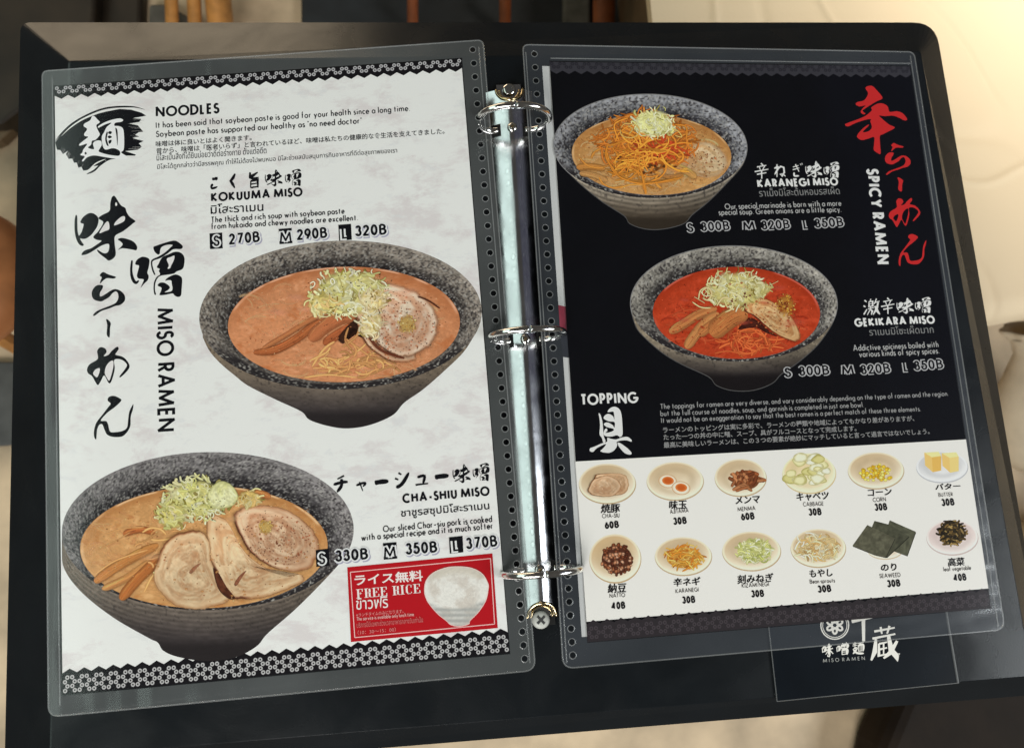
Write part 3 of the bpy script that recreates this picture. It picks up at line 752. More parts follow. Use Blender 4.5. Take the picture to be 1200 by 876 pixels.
# chrome rail with scooped ends
m_chrome = simple('chrome', (0.74, 0.73, 0.70), 0.10, metal=1.0)
m_rail = simple('rail_metal', (0.62, 0.63, 0.66), 0.15, metal=1.0)
smudge(m_rail, .10, .24, 60); smudge(m_chrome, .06, .16, 150)
m_gold_tint = simple('warm_chrome', (0.78, 0.62, 0.36), 0.16, metal=1.0)  # chrome with the golden reflections of the rail ends put into its colour
m_hole = simple('slot_black', (0.004, 0.004, 0.004), 0.8)
RC = lambda y: 0.01955 + 0.0114 * (y + 0.02)
RH, RW, ZR0 = 0.0042, 0.0126, 0.0012
Y0, Y1, NR = -0.1525, 0.1225, 0.0072
def arch(u): return ZR0 + 0.0060 * (1.04 - math.sqrt(u * u + .005))
mb = MB()
nu, nv = 121, 70
V = []
for j in range(nv):
    for i in range(nu):
        u = -1 + 2 * i / (nu - 1)
        x = u * RW
        cut = math.sqrt(max(0, NR ** 2 - x * x)) if abs(x) < NR else 0
        t = j / (nv - 1)
        y = (Y0 + cut) + (Y1 - cut - Y0 - cut) * t
        V.append((RC(y) + x - BO[0], y - BO[1], arch(u)))
mb.add(V, grid_faces(nv, nu))
mb.build('rail', m_rail, binder, smooth=True)
mb2 = MB()
V = [(RC(y) + sx * RW - BO[0], y - BO[1], z) for y in (Y0, Y1) for sx, z in ((-1, .0004), (1, .0004), (1, ZR0 + .0002), (-1, ZR0 + .0002))]
mb2.add(V, [(0, 1, 2, 3), (7, 6, 5, 4), (0, 4, 5, 1), (2, 6, 7, 3), (1, 5, 6, 2), (3, 7, 4, 0)])
mb2.build('rail_base', m_rail, binder)
# rims of the scoops, base tongues and screws
def scoop(yend, sgn, mat_screw, big):
    yc = yend
    path = []
    for k in range(25):
        an = math.pi * k / 24
        x = NR * math.cos(an); y = yc + sgn * -1 * NR * math.sin(an)
        path.append((RC(y) + x - BO[0], y - BO[1], arch(x / RW) + .0002))
    r = MB(); tube(r, path, .00085, 8)
    path2 = [((p[0] - (RC(yc) - BO[0])) * .74 + (RC(yc) - BO[0]), (p[1] - (yc - BO[1])) * .74 + (yc - BO[1]), .0034) for p in path]
    tube(r, path2, .0006, 8)
    r.build('scoop_rim', m_gold_tint, binder, smooth=True)
    s = MB(); cx, cy = RC(yc) - BO[0] - (.0006 if big else 0), yc - BO[1] - (.0012 if big else -.0008)
    R = .0045 if big else .0036
    lathe(s, [(0, .0026), (R * .5, .0026), (R * .85, .0022), (R, .0014), (R, .0)], 28, (cx, cy, .0012))
    so = s.build('screw', mat_screw, binder, smooth=True)
    c = MB()
    for an in (.7, .7 + math.pi / 2):
        ca, sa = math.cos(an), math.sin(an)
        V = [(cx + a_ * ca - b_ * sa, cy + a_ * sa + b_ * ca, z) for z in (.0030, .00395) for a_, b_ in ((-R * .55, -R * .13), (R * .55, -R * .13), (R * .55, R * .13), (-R * .55, R * .13))]
        if an > 1: V = [(x, y, z + .00002) for x, y, z in V]
        c.add(V, [(4, 5, 6, 7), (3, 2, 1, 0), (0, 1, 5, 4), (1, 2, 6, 5), (2, 3, 7, 6), (3, 0, 4, 7)])
    c.build('screw_slot', simple('screw_slot', (.05, .05, .05), .6), so)
    tb = MB(); box(tb, RC(yc) - BO[0] - NR * .92, RC(yc) - BO[0] + NR * .92, yc - BO[1] - .0045, yc - BO[1] + .0045, .0004, .0011)
    tb.build('tongue', m_rail if not big else m_hole, binder)
scoop(Y1, 1, m_chrome, False)
scoop(Y0, -1, simple('white_nylon', (.62, .63, .58), .4), True)
# rings, slots, rivets
RINGS = (0.0995, -0.0148, -0.1295)
def ring_path(cx, y, lean):
    h = [(.0073, .0036), (.0108, .0034), (.0150, .0055), (.0179, .0100), (.0186, .0150), (.0172, .0210), (.0128, .0262), (.0065, .0291), (.0004, .0299)]
    H = catmull(h, 6)
    R_ = [(cx + x - BO[0], y - BO[1] + lean * z, z) for x, z in H]
    L_ = [(cx - x - BO[0], y - BO[1] + lean * z, z) for x, z in H]
    return R_, L_
for yr in RINGS:
    mb = MB()
    R_, L_ = ring_path(RC(yr), yr, .02)
    tube(mb, R_, .00175, 12, flat=1.0); tube(mb, L_, .00175, 12)
    tube(mb, [R_[-1], R_[-2]], .00192, 12)
    mb.build('ring', m_chrome, binder, smooth=True)
    for sx in (-1, 1):
        mb = MB()
        ux = [sx * .0082 + d for d in (-.0022, -.0011, 0, .0011, .0022)]
        V = [(RC(yr) + x - BO[0], yr - BO[1] + dy, arch(x / RW) + .00012) for dy in (-.0034, .0034) for x in ux]
        mb.add(V, grid_faces(2, 5)); mb.build('slot', m_hole, binder)
    mb = MB()
    lathe(mb, [(0, .0013), (.0012, .0012), (.0022, .0008), (.0026, .0002), (.0026, -.0006)], 24, (RC(yr) - BO[0], yr - BO[1], arch(0)))
    rv = mb.build('rivet', m_chrome, binder, smooth=True)
    mb = MB(); lathe(mb, [(0, .00145), (.0009, .00142)], 16, (RC(yr) - BO[0], yr - BO[1], arch(0))); mb.build('rivet_dimple', m_gold_tint, rv)

# ================================================================== clear sleeves
m_film = film_mat('clear_film', 0.0, (.8, .8, .8), 0.12, 0.985, bump=0.00025, bscale=(16, 9, 1))
m_edge = film_mat('hazy_film', 0.072, (0.80, 0.86, 0.86), 0.19, 0.93, bump=0.0030, bscale=(34, 9, 1), gain=1.0)
m_edge_dim = film_mat('dim_hazy_film', 0.042, (0.66, 0.74, 0.86), 0.14, 0.93, bump=0.0036, bscale=(9, 34, 1))
m_bead = film_mat('film_edge', 0.11, (0.85, 0.88, 0.88), 0.2, 0.9)
ZF, ZBk = 0.00040, -0.00070
def make_sleeve(page, outline, window, h0, h1, nh, lab, seams):
    t = thing('page_sleeve', lab, 'plastic sleeve', matrix=page.matrix, group='clear page sleeves on the binder rings')
    out = []
    P = [np.array(p, float) for p in outline]
    for i in range(len(P)):
        p, a_, b_ = P[i], P[i - 1], P[(i + 1) % len(P)]
        r = 13.0 if i >= 2 else 7.0
        d0 = (a_ - p) / np.linalg.norm(a_ - p); d1 = (b_ - p) / np.linalg.norm(b_ - p)
        for k in range(7):
            s = k / 6
            out.append((1 - s) ** 2 * (p + d0 * r) + 2 * s * (1 - s) * p + s * s * (p + d1 * r))
    O = page(np.array(out)); W = page(window)
    holes = []
    for k in range(nh):
        s = k / (nh - 1)
        c = page([(h0[0] + (h1[0] - h0[0]) * s, h0[1] + (h1[1] - h0[1]) * s)])[0]
        holes.append(np.array([(c[0] + .00135 * math.cos(a_), c[1] + .00135 * math.sin(a_)) for a_ in np.linspace(0, 2 * math.pi, 14, endpoint=False)]))
    loops = [O, W] + holes
    def sheet(loops, z):
        tri = tessellate_polygon([[Vector((x, y, 0)) for x, y in l] for l in loops])
        A = np.concatenate(loops)
        fs = []
        for a_, b_, c_ in tri:
            cr = (A[b_][0] - A[a_][0]) * (A[c_][1] - A[a_][1]) - (A[b_][1] - A[a_][1]) * (A[c_][0] - A[a_][0])
            if abs(cr) < 1e-14: continue
            fs.append((a_, b_, c_) if cr > 0 else (a_, c_, b_))
        return np.concatenate([A, np.full((len(A), 1), z)], 1), fs
    mb = MB(); mb.add(*sheet(loops, ZF)); mb.build('sleeve_border', m_edge if page is LEFT else m_edge_dim, t)
    mb = MB(); mb.add(np.concatenate([W, np.full((4, 1), ZF)], 1), [(0, 3, 2, 1)]); mb.build('front_film', m_film, t)
    mb = MB()
    tube(mb, np.concatenate([O, np.full((len(O), 1), ZF)], 1), .00035, 6, True)
    mb.build('bead', m_bead, t)
    mb = MB()
    for hl in holes:
        c = hl.mean(0)
        tube(mb, np.concatenate([c + (hl - c) * 1.22, np.full((14, 1), ZF + .0001)], 1), .00022, 5, True)
    mb.build('hole_rims', m_bead, t)
    for a_, b_ in seams:
        mb = MB()
        q = page([a_, b_]); tube(mb, np.concatenate([np.linspace(q[0], q[1], 12), np.full((12, 1), ZF + .0001)], 1), .0003, 6)
        mb.build('seam', m_bead, t)
    return t
LW = [(63, 101), (541.5, 68.5), (598, 765.5), (72.5, 814.5)]
RWN = [(643.5, 72), (1066.5, 77.5), (1161.5, 712.5), (688, 752.5)]
make_sleeve(LEFT, [(50, 84), (566, 47.5), (627.5, 784.5), (57.5, 839)], LW, (554, 59), (614.8, 771), 46,
            'clear plastic sleeve over the white miso ramen sheet left of the rings', [((62, 92), (71, 826)), ((561, 56), (621, 776))])
make_sleeve(RIGHT, [(612.5, 53), (1070.5, 61.5), (1177, 737), (660, 782.5)], RWN, (626, 64), (671, 767), 46,
            'clear plastic sleeve over the black spicy ramen sheet right of the rings', [((616, 62), (664, 776)), ((1066, 66), (1169, 734)), ((645, 69), (1066, 75))])
# a spare white sheet showing as a thin strip along the inner edge of the right sleeve
ZS = -0.00045
sp = thing('spare_sheet', 'white sheet mostly hidden behind the black sheet, a thin strip with a red patch showing', 'sheet', matrix=RIGHT.matrix)
mb = MB()
mb.add(put(RIGHT, [(635.5, 77), (760, 80), (760, 380), (654.5, 357)], ZS), [(0, 3, 2, 1)], ink((205, 205, 203)))
mb.add(put(RIGHT, [(654.5, 357), (760, 380), (760, 400), (656.5, 386)], ZS), [(0, 3, 2, 1)], ink((150, 35, 58)))
mb.add(put(RIGHT, [(656.5, 386), (760, 400), (760, 430), (660, 418)], ZS), [(0, 3, 2, 1)], ink((28, 28, 34)))
mb.add(put(RIGHT, [(660, 418), (760, 430), (800, 740), (682, 746)], ZS), [(0, 3, 2, 1)], ink((200, 200, 198)))
mb.build('paper', INK, sp)

# ================================================================== the dark logo card under the right sleeve
card = thing('logo_card', 'dark pocket card with white emblem and lettering under the lower right sleeve', 'card', loc=(0.18, -0.185, 0.0009))
class Flat:
    def __init__(s, loc): s.l = np.array(loc, float)
    def __call__(s, px): return (at(px, s.l[2]) - s.l)[:, :2]
CP = Flat((0.18, -0.185, 0.0009))
mb = MB()
q = CP([(897, 700), (1106, 700), (1122.5, 799.5), (910.5, 821)])
mb.add(np.concatenate([np.concatenate([q, np.full((4, 1), z)], 1) for z in (0.0, -.0005)]), [(0, 3, 2, 1), (4, 5, 6, 7), (0, 1, 5, 4), (1, 2, 6, 5), (2, 3, 7, 6), (3, 0, 4, 7)])
mb.build('pocket', simple('pocket_film', (0.005, 0.0075, 0.011), 0.2, noise=.2, spec=.3), card)
mb = MB()
for a_, b_ in ((0, 3), (3, 2), (2, 1)):
    tube(mb, np.concatenate([np.linspace(q[a_], q[b_], 6), np.full((6, 1), .0001)], 1), .00028 if (a_, b_) != (2, 1) else .0006, 6)
mb.build('welded_edge', m_bead, card)
zc = Z(.00006)
WHT = (225, 222, 214)
mb = MB()
for r0, r1 in ((17, 15.6), (14.6, 13.8)):
    fill(mb, CP, [ell(978.2, 732, r0, r0, n=48), ell(978.2, 732, r1, r1, n=48)[::-1]], zc(), WHT)
for k in range(6):
    an = math.radians(90 + 60 * k)
    fill(mb, CP, [ell(978.2 + 6.6 * math.cos(an), 732 + 6.6 * math.sin(an), 3.6, 4.6, 60 * k, n=20), ell(978.2 + 6.8 * math.cos(an), 732 + 6.8 * math.sin(an), 1.3, 2.0, 60 * k, n=12)[::-1]], zc(), WHT)
mb.build('emblem', INK, card)
mb = MB()
kanji(mb, CP, '千', 998, 708, 1024, 751, zc, WHT, 1.15)
kanji(mb, CP, '蔵', 1019.5, 733, 1054, 774, zc, WHT, 1.12)
for ch, x0 in (('味', 962.5), ('噌', 980), ('麺', 998.5)):
    dy = -(x0 - 962) * .06
    kanji(mb, CP, ch, x0, 753.5 + dy, x0 + 14, 768 + dy, zc, WHT, 1.15)
write(mb, CP, 'MISO RAMEN', (964.5, 775.6), (1013.5, 772.6), 4.2, .10, zc, (180, 180, 175), gap=.5)
mb.build('lettering', INK, card)

# ================================================================== menu sheets and everything printed on them
def paper_mat(name, light):
    m, nt, p = new_mat(name)
    p.inputs['Roughness'].default_value = 0.55
    p.inputs['Specular IOR Level'].default_value = 0.15
    N = nt.nodes.new; Lk = nt.links.new
    tc = N('ShaderNodeTexCoord')
    mp = N('ShaderNodeMapping'); mp.inputs['Scale'].default_value = (1.0, 1.9, 1); mp.inputs['Rotation'].default_value = (0, 0, .10)
    Lk(tc.outputs['Object'], mp.inputs['Vector'])
    def noise(sc, det, dist=0.0, r=.6):
        n = N('ShaderNodeTexNoise'); n.inputs['Scale'].default_value = sc; n.inputs['Detail'].default_value = det
        n.inputs['Distortion'].default_value = dist; n.inputs['Roughness'].default_value = r
        Lk(mp.outputs['Vector'], n.inputs['Vector']); return n
    def ramp(a, b, ca, cb, src):
        r = N('ShaderNodeValToRGB'); r.color_ramp.elements[0].position = a; r.color_ramp.elements[1].position = b
        r.color_ramp.elements[0].color = ca; r.color_ramp.elements[1].color = cb
        Lk(src.outputs['Fac'], r.inputs['Fac']); return r
    W = tuple(ink((229, 229, 226))) + (1,); P_ = tuple(ink((216, 210, 209))) + (1,); G = tuple(ink((217, 217, 217))) + (1,)
    n1 = noise(24, 11, .25, .74); n2 = noise(60, 10, .3, .78)
    k1 = ramp(.50, .60, (0, 0, 0, 1), (1, 1, 1, 1), n1)
    k2 = ramp(.55, .64, (0, 0, 0, 1), (.8, .8, .8, 1), n2)
    m1 = N('ShaderNodeMix'); m1.data_type = 'RGBA'; m1.inputs['A'].default_value = W; m1.inputs['B'].default_value = P_
    Lk(k1.outputs['Color'], m1.inputs['Factor'])
    m2 = N('ShaderNodeMix'); m2.data_type = 'RGBA'; m2.inputs['B'].default_value = G
    Lk(k2.outputs['Color'], m2.inputs['Factor']); Lk(m1.outputs['Result'], m2.inputs['A'])
    Lk(m2.outputs['Result'], p.inputs['Base Color'])
    return m
def sheet_body(name, parent, page, px, mat, col=(255, 255, 255)):
    q = page(px); n = len(q)
    mb = MB()
    mb.add(np.concatenate([np.concatenate([q, np.full((n, 1), z)], 1) for z in (0.0, -.00015)]),
           [tuple(range(n))[::-1], tuple(range(n, 2 * n))] + [(i, (i + 1) % n, n + (i + 1) % n, n + i) for i in range(n)], ink(col))
    return mb.build(name, mat, parent)
BLACK = (22, 23, 27); NEAR = (14, 15, 21)

# sheet edges in sheet millimetres: u to the right, v downwards from the top edge
def sheet_mm(page, corners):
    q = page(corners)                            # TL TR BR BL
    def f(uv):
        uv = np.atleast_2d(np.asarray(uv, float)); u = uv[:, :1] / 210; v = uv[:, 1:] / 297
        return q[0] * (1 - u) * (1 - v) + q[1] * u * (1 - v) + q[2] * u * v + q[3] * (1 - u) * v
    return f
def hex_band(mb, f, v0, v1, sgn, z0, cband, cring, pitch=6.85, u0=0, u1=210, inset=.0):
    """patterned band between v0 (straight edge) and v1 with pointed teeth on the v1 side"""
    nteeth = int(round((u1 - u0) / pitch)); pw = (u1 - u0) / nteeth
    V, F = [], []
    for k in range(nteeth):
        a = u0 + k * pw
        quad = [(a, v0), (a + pw, v0), (a + pw, v1 - sgn * 1.9), (a + pw / 2, v1), (a, v1 - sgn * 1.9)]
        F.append(tuple(range(len(V), len(V) + 5))); V += quad
    q = f(V); mb.add(np.concatenate([q, np.full((len(q), 1), z0)], 1), F, ink(cband))
    a = pw / math.sqrt(3)
    lo, hi = min(v0, v1), max(v0, v1)
    zr = z0 + 6 * UM
    cols = int((u1 - u0) / (pw / 2)) + 1
    rows = int((hi - lo) / a) + 3
    for i in range(cols):
        for j in range(-1, rows):
            for kind in (0, 1):
                # triangle centroids of a lattice with vertical edges of length a
                uu = u0 + (i + (1 / 3 if kind == 0 else 2 / 3)) * pw / 2
                off = (i % 2) * a / 2
                vv = v1 - sgn * (j * a + (off if kind == 0 else (a / 2 - off)) + a * .5 + (0 if kind else 0))
                e = abs(((uu - u0) / pw) % 1 - .5) * 2
                lim = v1 - sgn * (1.9 * e + .75)
                if (lim - vv) * sgn < 0 or (vv - v0) * sgn < .5 or uu < u0 + .4 or uu > u1 - .4: continue
                ro, ri = a * .262, a * .105
                n = 9
                V = []
                for r in (ro, ri):
                    for k in range(n):
                        t = 2 * math.pi * k / n
                        V.append((uu + r * math.cos(t), vv + r * math.sin(t)))
                q = f(V)
                mb.add(np.concatenate([q, np.full((2 * n, 1), zr)], 1), grid_faces(2, n, True), ink(cring))

# ---------------------------------------------------------------- pictures of bowls
def granite(x, y, seed, base, dark):
    """speckled stoneware: dark where dark=1"""
    b = fbm(x, y, 14, seed + 2); f = vn(x, y, 1.35, seed); f2 = vn(x, y, 2.1, seed + 4); f3 = vn(x, y, 3.2, seed + 6)
    c = mixc(np.asarray(base, float), np.asarray(base, float) * (.34, .33, .36), dark)
    c = c * (.78 + .44 * b)[..., None]
    c = c * (.74 + .52 * f2)[..., None]
    c = mixc(c, (176, 172, 166), sstep(.58, .84, f) * (.62 + .28 * dark))
    c = mixc(c, (168, 166, 162), sstep(.72, .9, f3) * dark * .6)
    return mixc(c, (38, 34, 36), sstep(.58, .84, vn(x, y, 1.7, seed + 9)) * .72)
def bowl_picture(page, par, name, lab, rim, soup, outline, soupcol, seed, wall, body_top, body_low, edge=None, foot_from=.7, lines=0.0, z0=20 * UM):
    pic = bpy.data.objects.new(name, None); COLL.objects.link(pic); pic.parent = par; pic.empty_display_size = .01
    pic['label'] = lab
    cx, cy, a, b, tl = rim
    # outer wall: grid between the lower half of the rim and the traced outline
    mb = MB()
    if edge is not None:
        R = ell(cx, cy, a + .9, b + .9, tl, 160)
        disc(mb, page, (cx, cy), R, z0 - 6 * UM, lambda x, y, r: np.broadcast_to(np.asarray(edge, float), (len(x), 3)), 2)
        O2 = np.array(outline); c2 = O2.mean(0); c2[1] = cy
        O3 = c2 + (O2 - c2) * (1 + 1.0 / np.linalg.norm(O2 - c2, axis=1))[:, None]
        fill(mb, page, [catmull(O3, 4)], z0 - 8 * UM, np.asarray(edge, float) * .62)
    O = catmull(outline, 10)
    L = np.concatenate([[0], np.cumsum(np.linalg.norm(np.diff(O, axis=0), axis=1))])
    nt, ns = 300, 46
    tt = np.linspace(0, L[-1], nt)
    B = np.stack([np.interp(tt, L, O[:, 0]), np.interp(tt, L, O[:, 1])], 1)
    th = np.linspace(180, 0, nt)
    T = np.concatenate([ell(cx, cy, a, b, tl, 1, t, t + 1) if False else np.array([[cx + a * math.cos(math.radians(t)) * math.cos(math.radians(tl)) - b * math.sin(math.radians(t)) * math.sin(math.radians(tl)),
            cy + a * math.cos(math.radians(t)) * math.sin(math.radians(tl)) + b * math.sin(math.radians(t)) * math.cos(math.radians(tl))]]) for t in th])
    # match by horizontal position so wall lines run straight down
    T = np.stack([np.interp(B[:, 0], T[:, 0], T[:, 0]), np.interp(B[:, 0], T[:, 0], T[:, 1])], 1)
    s = np.linspace(0, 1, ns)[:, None, None]
    G = (T[None] * (1 - s) + B[None] * s)
    x, y = G[..., 0].ravel(), G[..., 1].ravel()
    yb = B[:, 1].max(); v = (y - cy) / (yb - cy)
    hx = (x - cx) / a
    c = mixc(body_top, body_low, sstep(.42, .95, v + .10 * np.abs(hx)))
    c = c * (1.10 - .30 * np.abs(hx + .15) ** 1.5)[:, None]
    depth = (y - np.interp(x, T[:, 0], T[:, 1]))
    c = c * (.84 + .32 * fbm(x, y * 3.0, 9, seed + 7))[:, None]
    if lines:
        c = c * (1 + lines * np.sin(depth * 1.15 + 1.5 * fbm(x, y, 40, seed)) * sstep(0, .4, 1 - v))[:, None]
    sp = sstep(.70, .9, vn(x, y, 1.6, seed + 3)) * (1 - sstep(.2, .75, v))
    c = mixc(c, np.asarray(body_top) * 1.35, sp * .6)
    c = mixc(c, (26, 24, 26), sstep(.72, .9, vn(x, y, 2.2, seed + 5)) * .4 * (1 - sstep(.5, 1, v)))
    foot = sstep(foot_from, foot_from + .10, v)
    c = mixc(c, np.asarray(body_low) * .72, foot * .8)
    mb.add(put(page, np.stack([x, y], 1), z0), grid_faces(ns, nt), ink(c))
    # inner wall and lip
    R = ell(cx, cy, a, b, tl, 520)
    sx, sy, sa, sb, st_ = soup
    S = ell(sx, sy, sa * .97, sb * .97, st_, 520)
    nr = 40
    k = np.linspace(0, 1, nr)[:, None, None]
    G = (S[None] * (1 - k) + R[None] * k)
    x, y = G[..., 0].ravel(), G[..., 1].ravel(); kk = np.repeat(np.linspace(0, 1, nr), 520)
    ang = np.tile(np.linspace(0, 2 * math.pi, 520, endpoint=False), nr)
    up = -np.sin(ang)                            # 1 at the far side, -1 at the near lip
    dk = (1 - sstep(.05, .62, kk + .25 * (fbm(x, y, 18, seed + 31) - .5))) * (.55 + .45 * sstep(-.4, .5, up))
    c = granite(x, y, seed, wall, dk)
    c = c * (.90 + .16 * sstep(.2, .95, kk))[:, None] * (1 + .05 * np.cos(ang))[:, None]
    lip = sstep(.90, .95, kk) * (1 - sstep(.985, 1.0, kk))
    c = mixc(c, np.asarray(wall) * 1.25, lip * .5 * sstep(-.2, .5, up))
    near = sstep(.25, .6, -up)
    c = mixc(c, mixc((38, 35, 37), (172, 168, 160), sstep(.66, .92, vn(x, y, 1.5, seed + 8))), near * sstep(.30, .55, kk) * .92)
    mb.add(put(page, np.stack([x, y], 1), z0 + 8 * UM), grid_faces(nr, 520, True), ink(c))
    mb.build('bowl', INK, pic)
    # soup
    mb = MB()
    def sc(x, y, r):
        n = fbm(x, y, 40, seed + 11); m = fbm(x + 5 * n, y * 1.7, 9, seed + 13, 5); g = vn(x, y, 1.5, seed + 19)
        c = np.asarray(soupcol, float) * (.93 + .12 * n + .10 * (m - .5))[:, None]
        c = c * (.93 + .14 * g)[:, None]
        c = mixc(c, np.asarray(soupcol) * (1.12, 1.20, 1.30), sstep(.58, .78, m) * .6)
        c = mixc(c, np.asarray(soupcol) * (.88, .74, .60), sstep(.60, .80, fbm(x, y * 1.4, 13, seed + 17)) * .55)
        up = (sy - y) / sb
        c = mixc(c, np.asarray(soupcol) * (.80, .68, .56), sstep(.80, .96, r) * sstep(-.3, .6, up) * .5)
        lite = sstep(.972, .980, r) * (1 - sstep(.988, 1.0, r)) * sstep(-.5, .1, up) * sstep(.3, .7, vn(x, y, 16, seed + 23))
        return mixc(c, np.minimum(np.asarray(soupcol) * 1.05 + (24, 40, 52), 246), lite * .9)
    disc(mb, page, (sx, sy), ell(sx, sy, sa, sb, st_, 300), z0 + 16 * UM, sc, 84)
    zz = Z(z0 + 18 * UM, .5 * UM)
    flecks(mb, page, 260, in_ell(sx, sy, sa * .93, sb * .93), zz, np.minimum(np.asarray(soupcol) * (1.14, 1.24, 1.36), 240), .25, .85, seed)
    flecks(mb, page, 110, in_ell(sx, sy, sa * .93, sb * .93), zz, np.asarray(soupcol) * (.74, .60, .50), .3, .9, seed + 1)
    mb.build('soup', INK, pic)
    mb = MB(); rs = random.Random(seed + 40)
    for _ in range(90):
        x, y = in_ell(sx, sy, sa * .92, sb * .90)(rs); k = rs.uniform(.8, 2.4)
        disc(mb, page, (x, y), ell(x, y, k, k * .6, 0, 14), zz(), lambda x_, y_, r: mixc(np.minimum(np.asarray(soupcol) * (1.08, 1.12, 1.12), 246), np.asarray(soupcol) * (.92, .76, .58), sstep(.3, .8, r)), 5, .45, .55)
    for _ in range(7):
        x, y = in_ell(sx, sy - sb * .1, sa * .8, sb * .75)(rs); k = rs.uniform(8, 20)
        disc(mb, page, (x, y), ell(x, y, k, k * .34, rs.uniform(-8, 8), 30), zz(), lambda x_, y_, r: np.minimum(np.asarray(soupcol) * 1.06 + (14, 26, 36), 246) * np.ones((len(x_), 1)), 8, .95, .34)
    mb.build('oil_drops', SOFT, pic)
    return pic
def sunk(page, pic, specs, zz, col, w, seed):
    mb = MB(); rs = random.Random(seed)
    for pts in specs:
        c = np.asarray(col, float) * rs.uniform(.92, 1.10)
        ribbon(mb, page, pts, w * rs.uniform(.7, 1.3), zz(), c * .9, np.minimum(c * 1.1, 250), .4, 6, .1, True, rs.uniform(.25, .6))
    return mb.build('sunken_noodles', SOFT, pic)
def shoots(page, pic, items, zz, seed):
    """bamboo shoots: broad strips made of fibres"""
    rs = random.Random(seed)
    for pts, w, col in items:
        mb = MB()
        P = catmull(pts, 8); col = np.asarray(col, float)
        T = np.gradient(P, axis=0); T /= np.linalg.norm(T, axis=1)[:, None] + 1e-9
        Nn = np.stack([-T[:, 1], T[:, 0]], 1)
        s = np.linspace(0, 1, len(P)); prof = np.clip(np.minimum(s, 1 - s) * 5, 0, 1) ** .6
        ribbon(mb, page, P + (.8, 1.4), w * 1.08, zz(), col * .50, col * .55, .3, 1, 0, False, .45)
        ribbon(mb, page, P, w, zz(), col * .72, col, .3, 1, .15, False)
        for k in range(int(w * 1.5)):
            o = rs.uniform(-.42, .42) * w; a_, b_ = sorted((rs.uniform(0, .6), rs.uniform(.4, 1)))
            i0, i1 = int(a_ * (len(P) - 1)), int(b_ * (len(P) - 1))
            if i1 - i0 < 3: continue
            q = (P + Nn * (o * prof)[:, None])[i0:i1 + 1]
            c = col * rs.uniform(.80, 1.24) * (1.1 if o < 0 else .95)
            ribbon(mb, page, q, rs.uniform(.7, 1.7), zz(), np.minimum(c, 245), np.minimum(c * 1.05, 250), .2, 1, 0, False, rs.uniform(.4, .85))
        mb.build('bamboo_shoot', SOFT, pic)
def crumbs(page, pic, name, cen, rx, ry, n, zz, seed, cols, s=1.6):
    mb = MB(); rs = random.Random(seed)
    disc(mb, page, cen, ell(cen[0], cen[1], rx, ry, 0, 30), zz(), lambda x, y, r: np.mean(cols, 0) * .86 * np.ones((len(x), 1)), 8, .5)
    for _ in range(n):
        x, y = in_ell(cen[0], cen[1], rx, ry)(rs); k = rs.uniform(.5, 1.2) * s; c = np.asarray(rs.choice(cols), float) * rs.uniform(.85, 1.08)
        disc(mb, page, (x, y), ell(x, y, k, k * .7, rs.uniform(0, 180), 8), zz(), lambda a_, b_, r, c=c: mixc(np.minimum(c * 1.06, 250), c * .84, r), 3, .3)
    return mb.build(name, SOFT, pic)
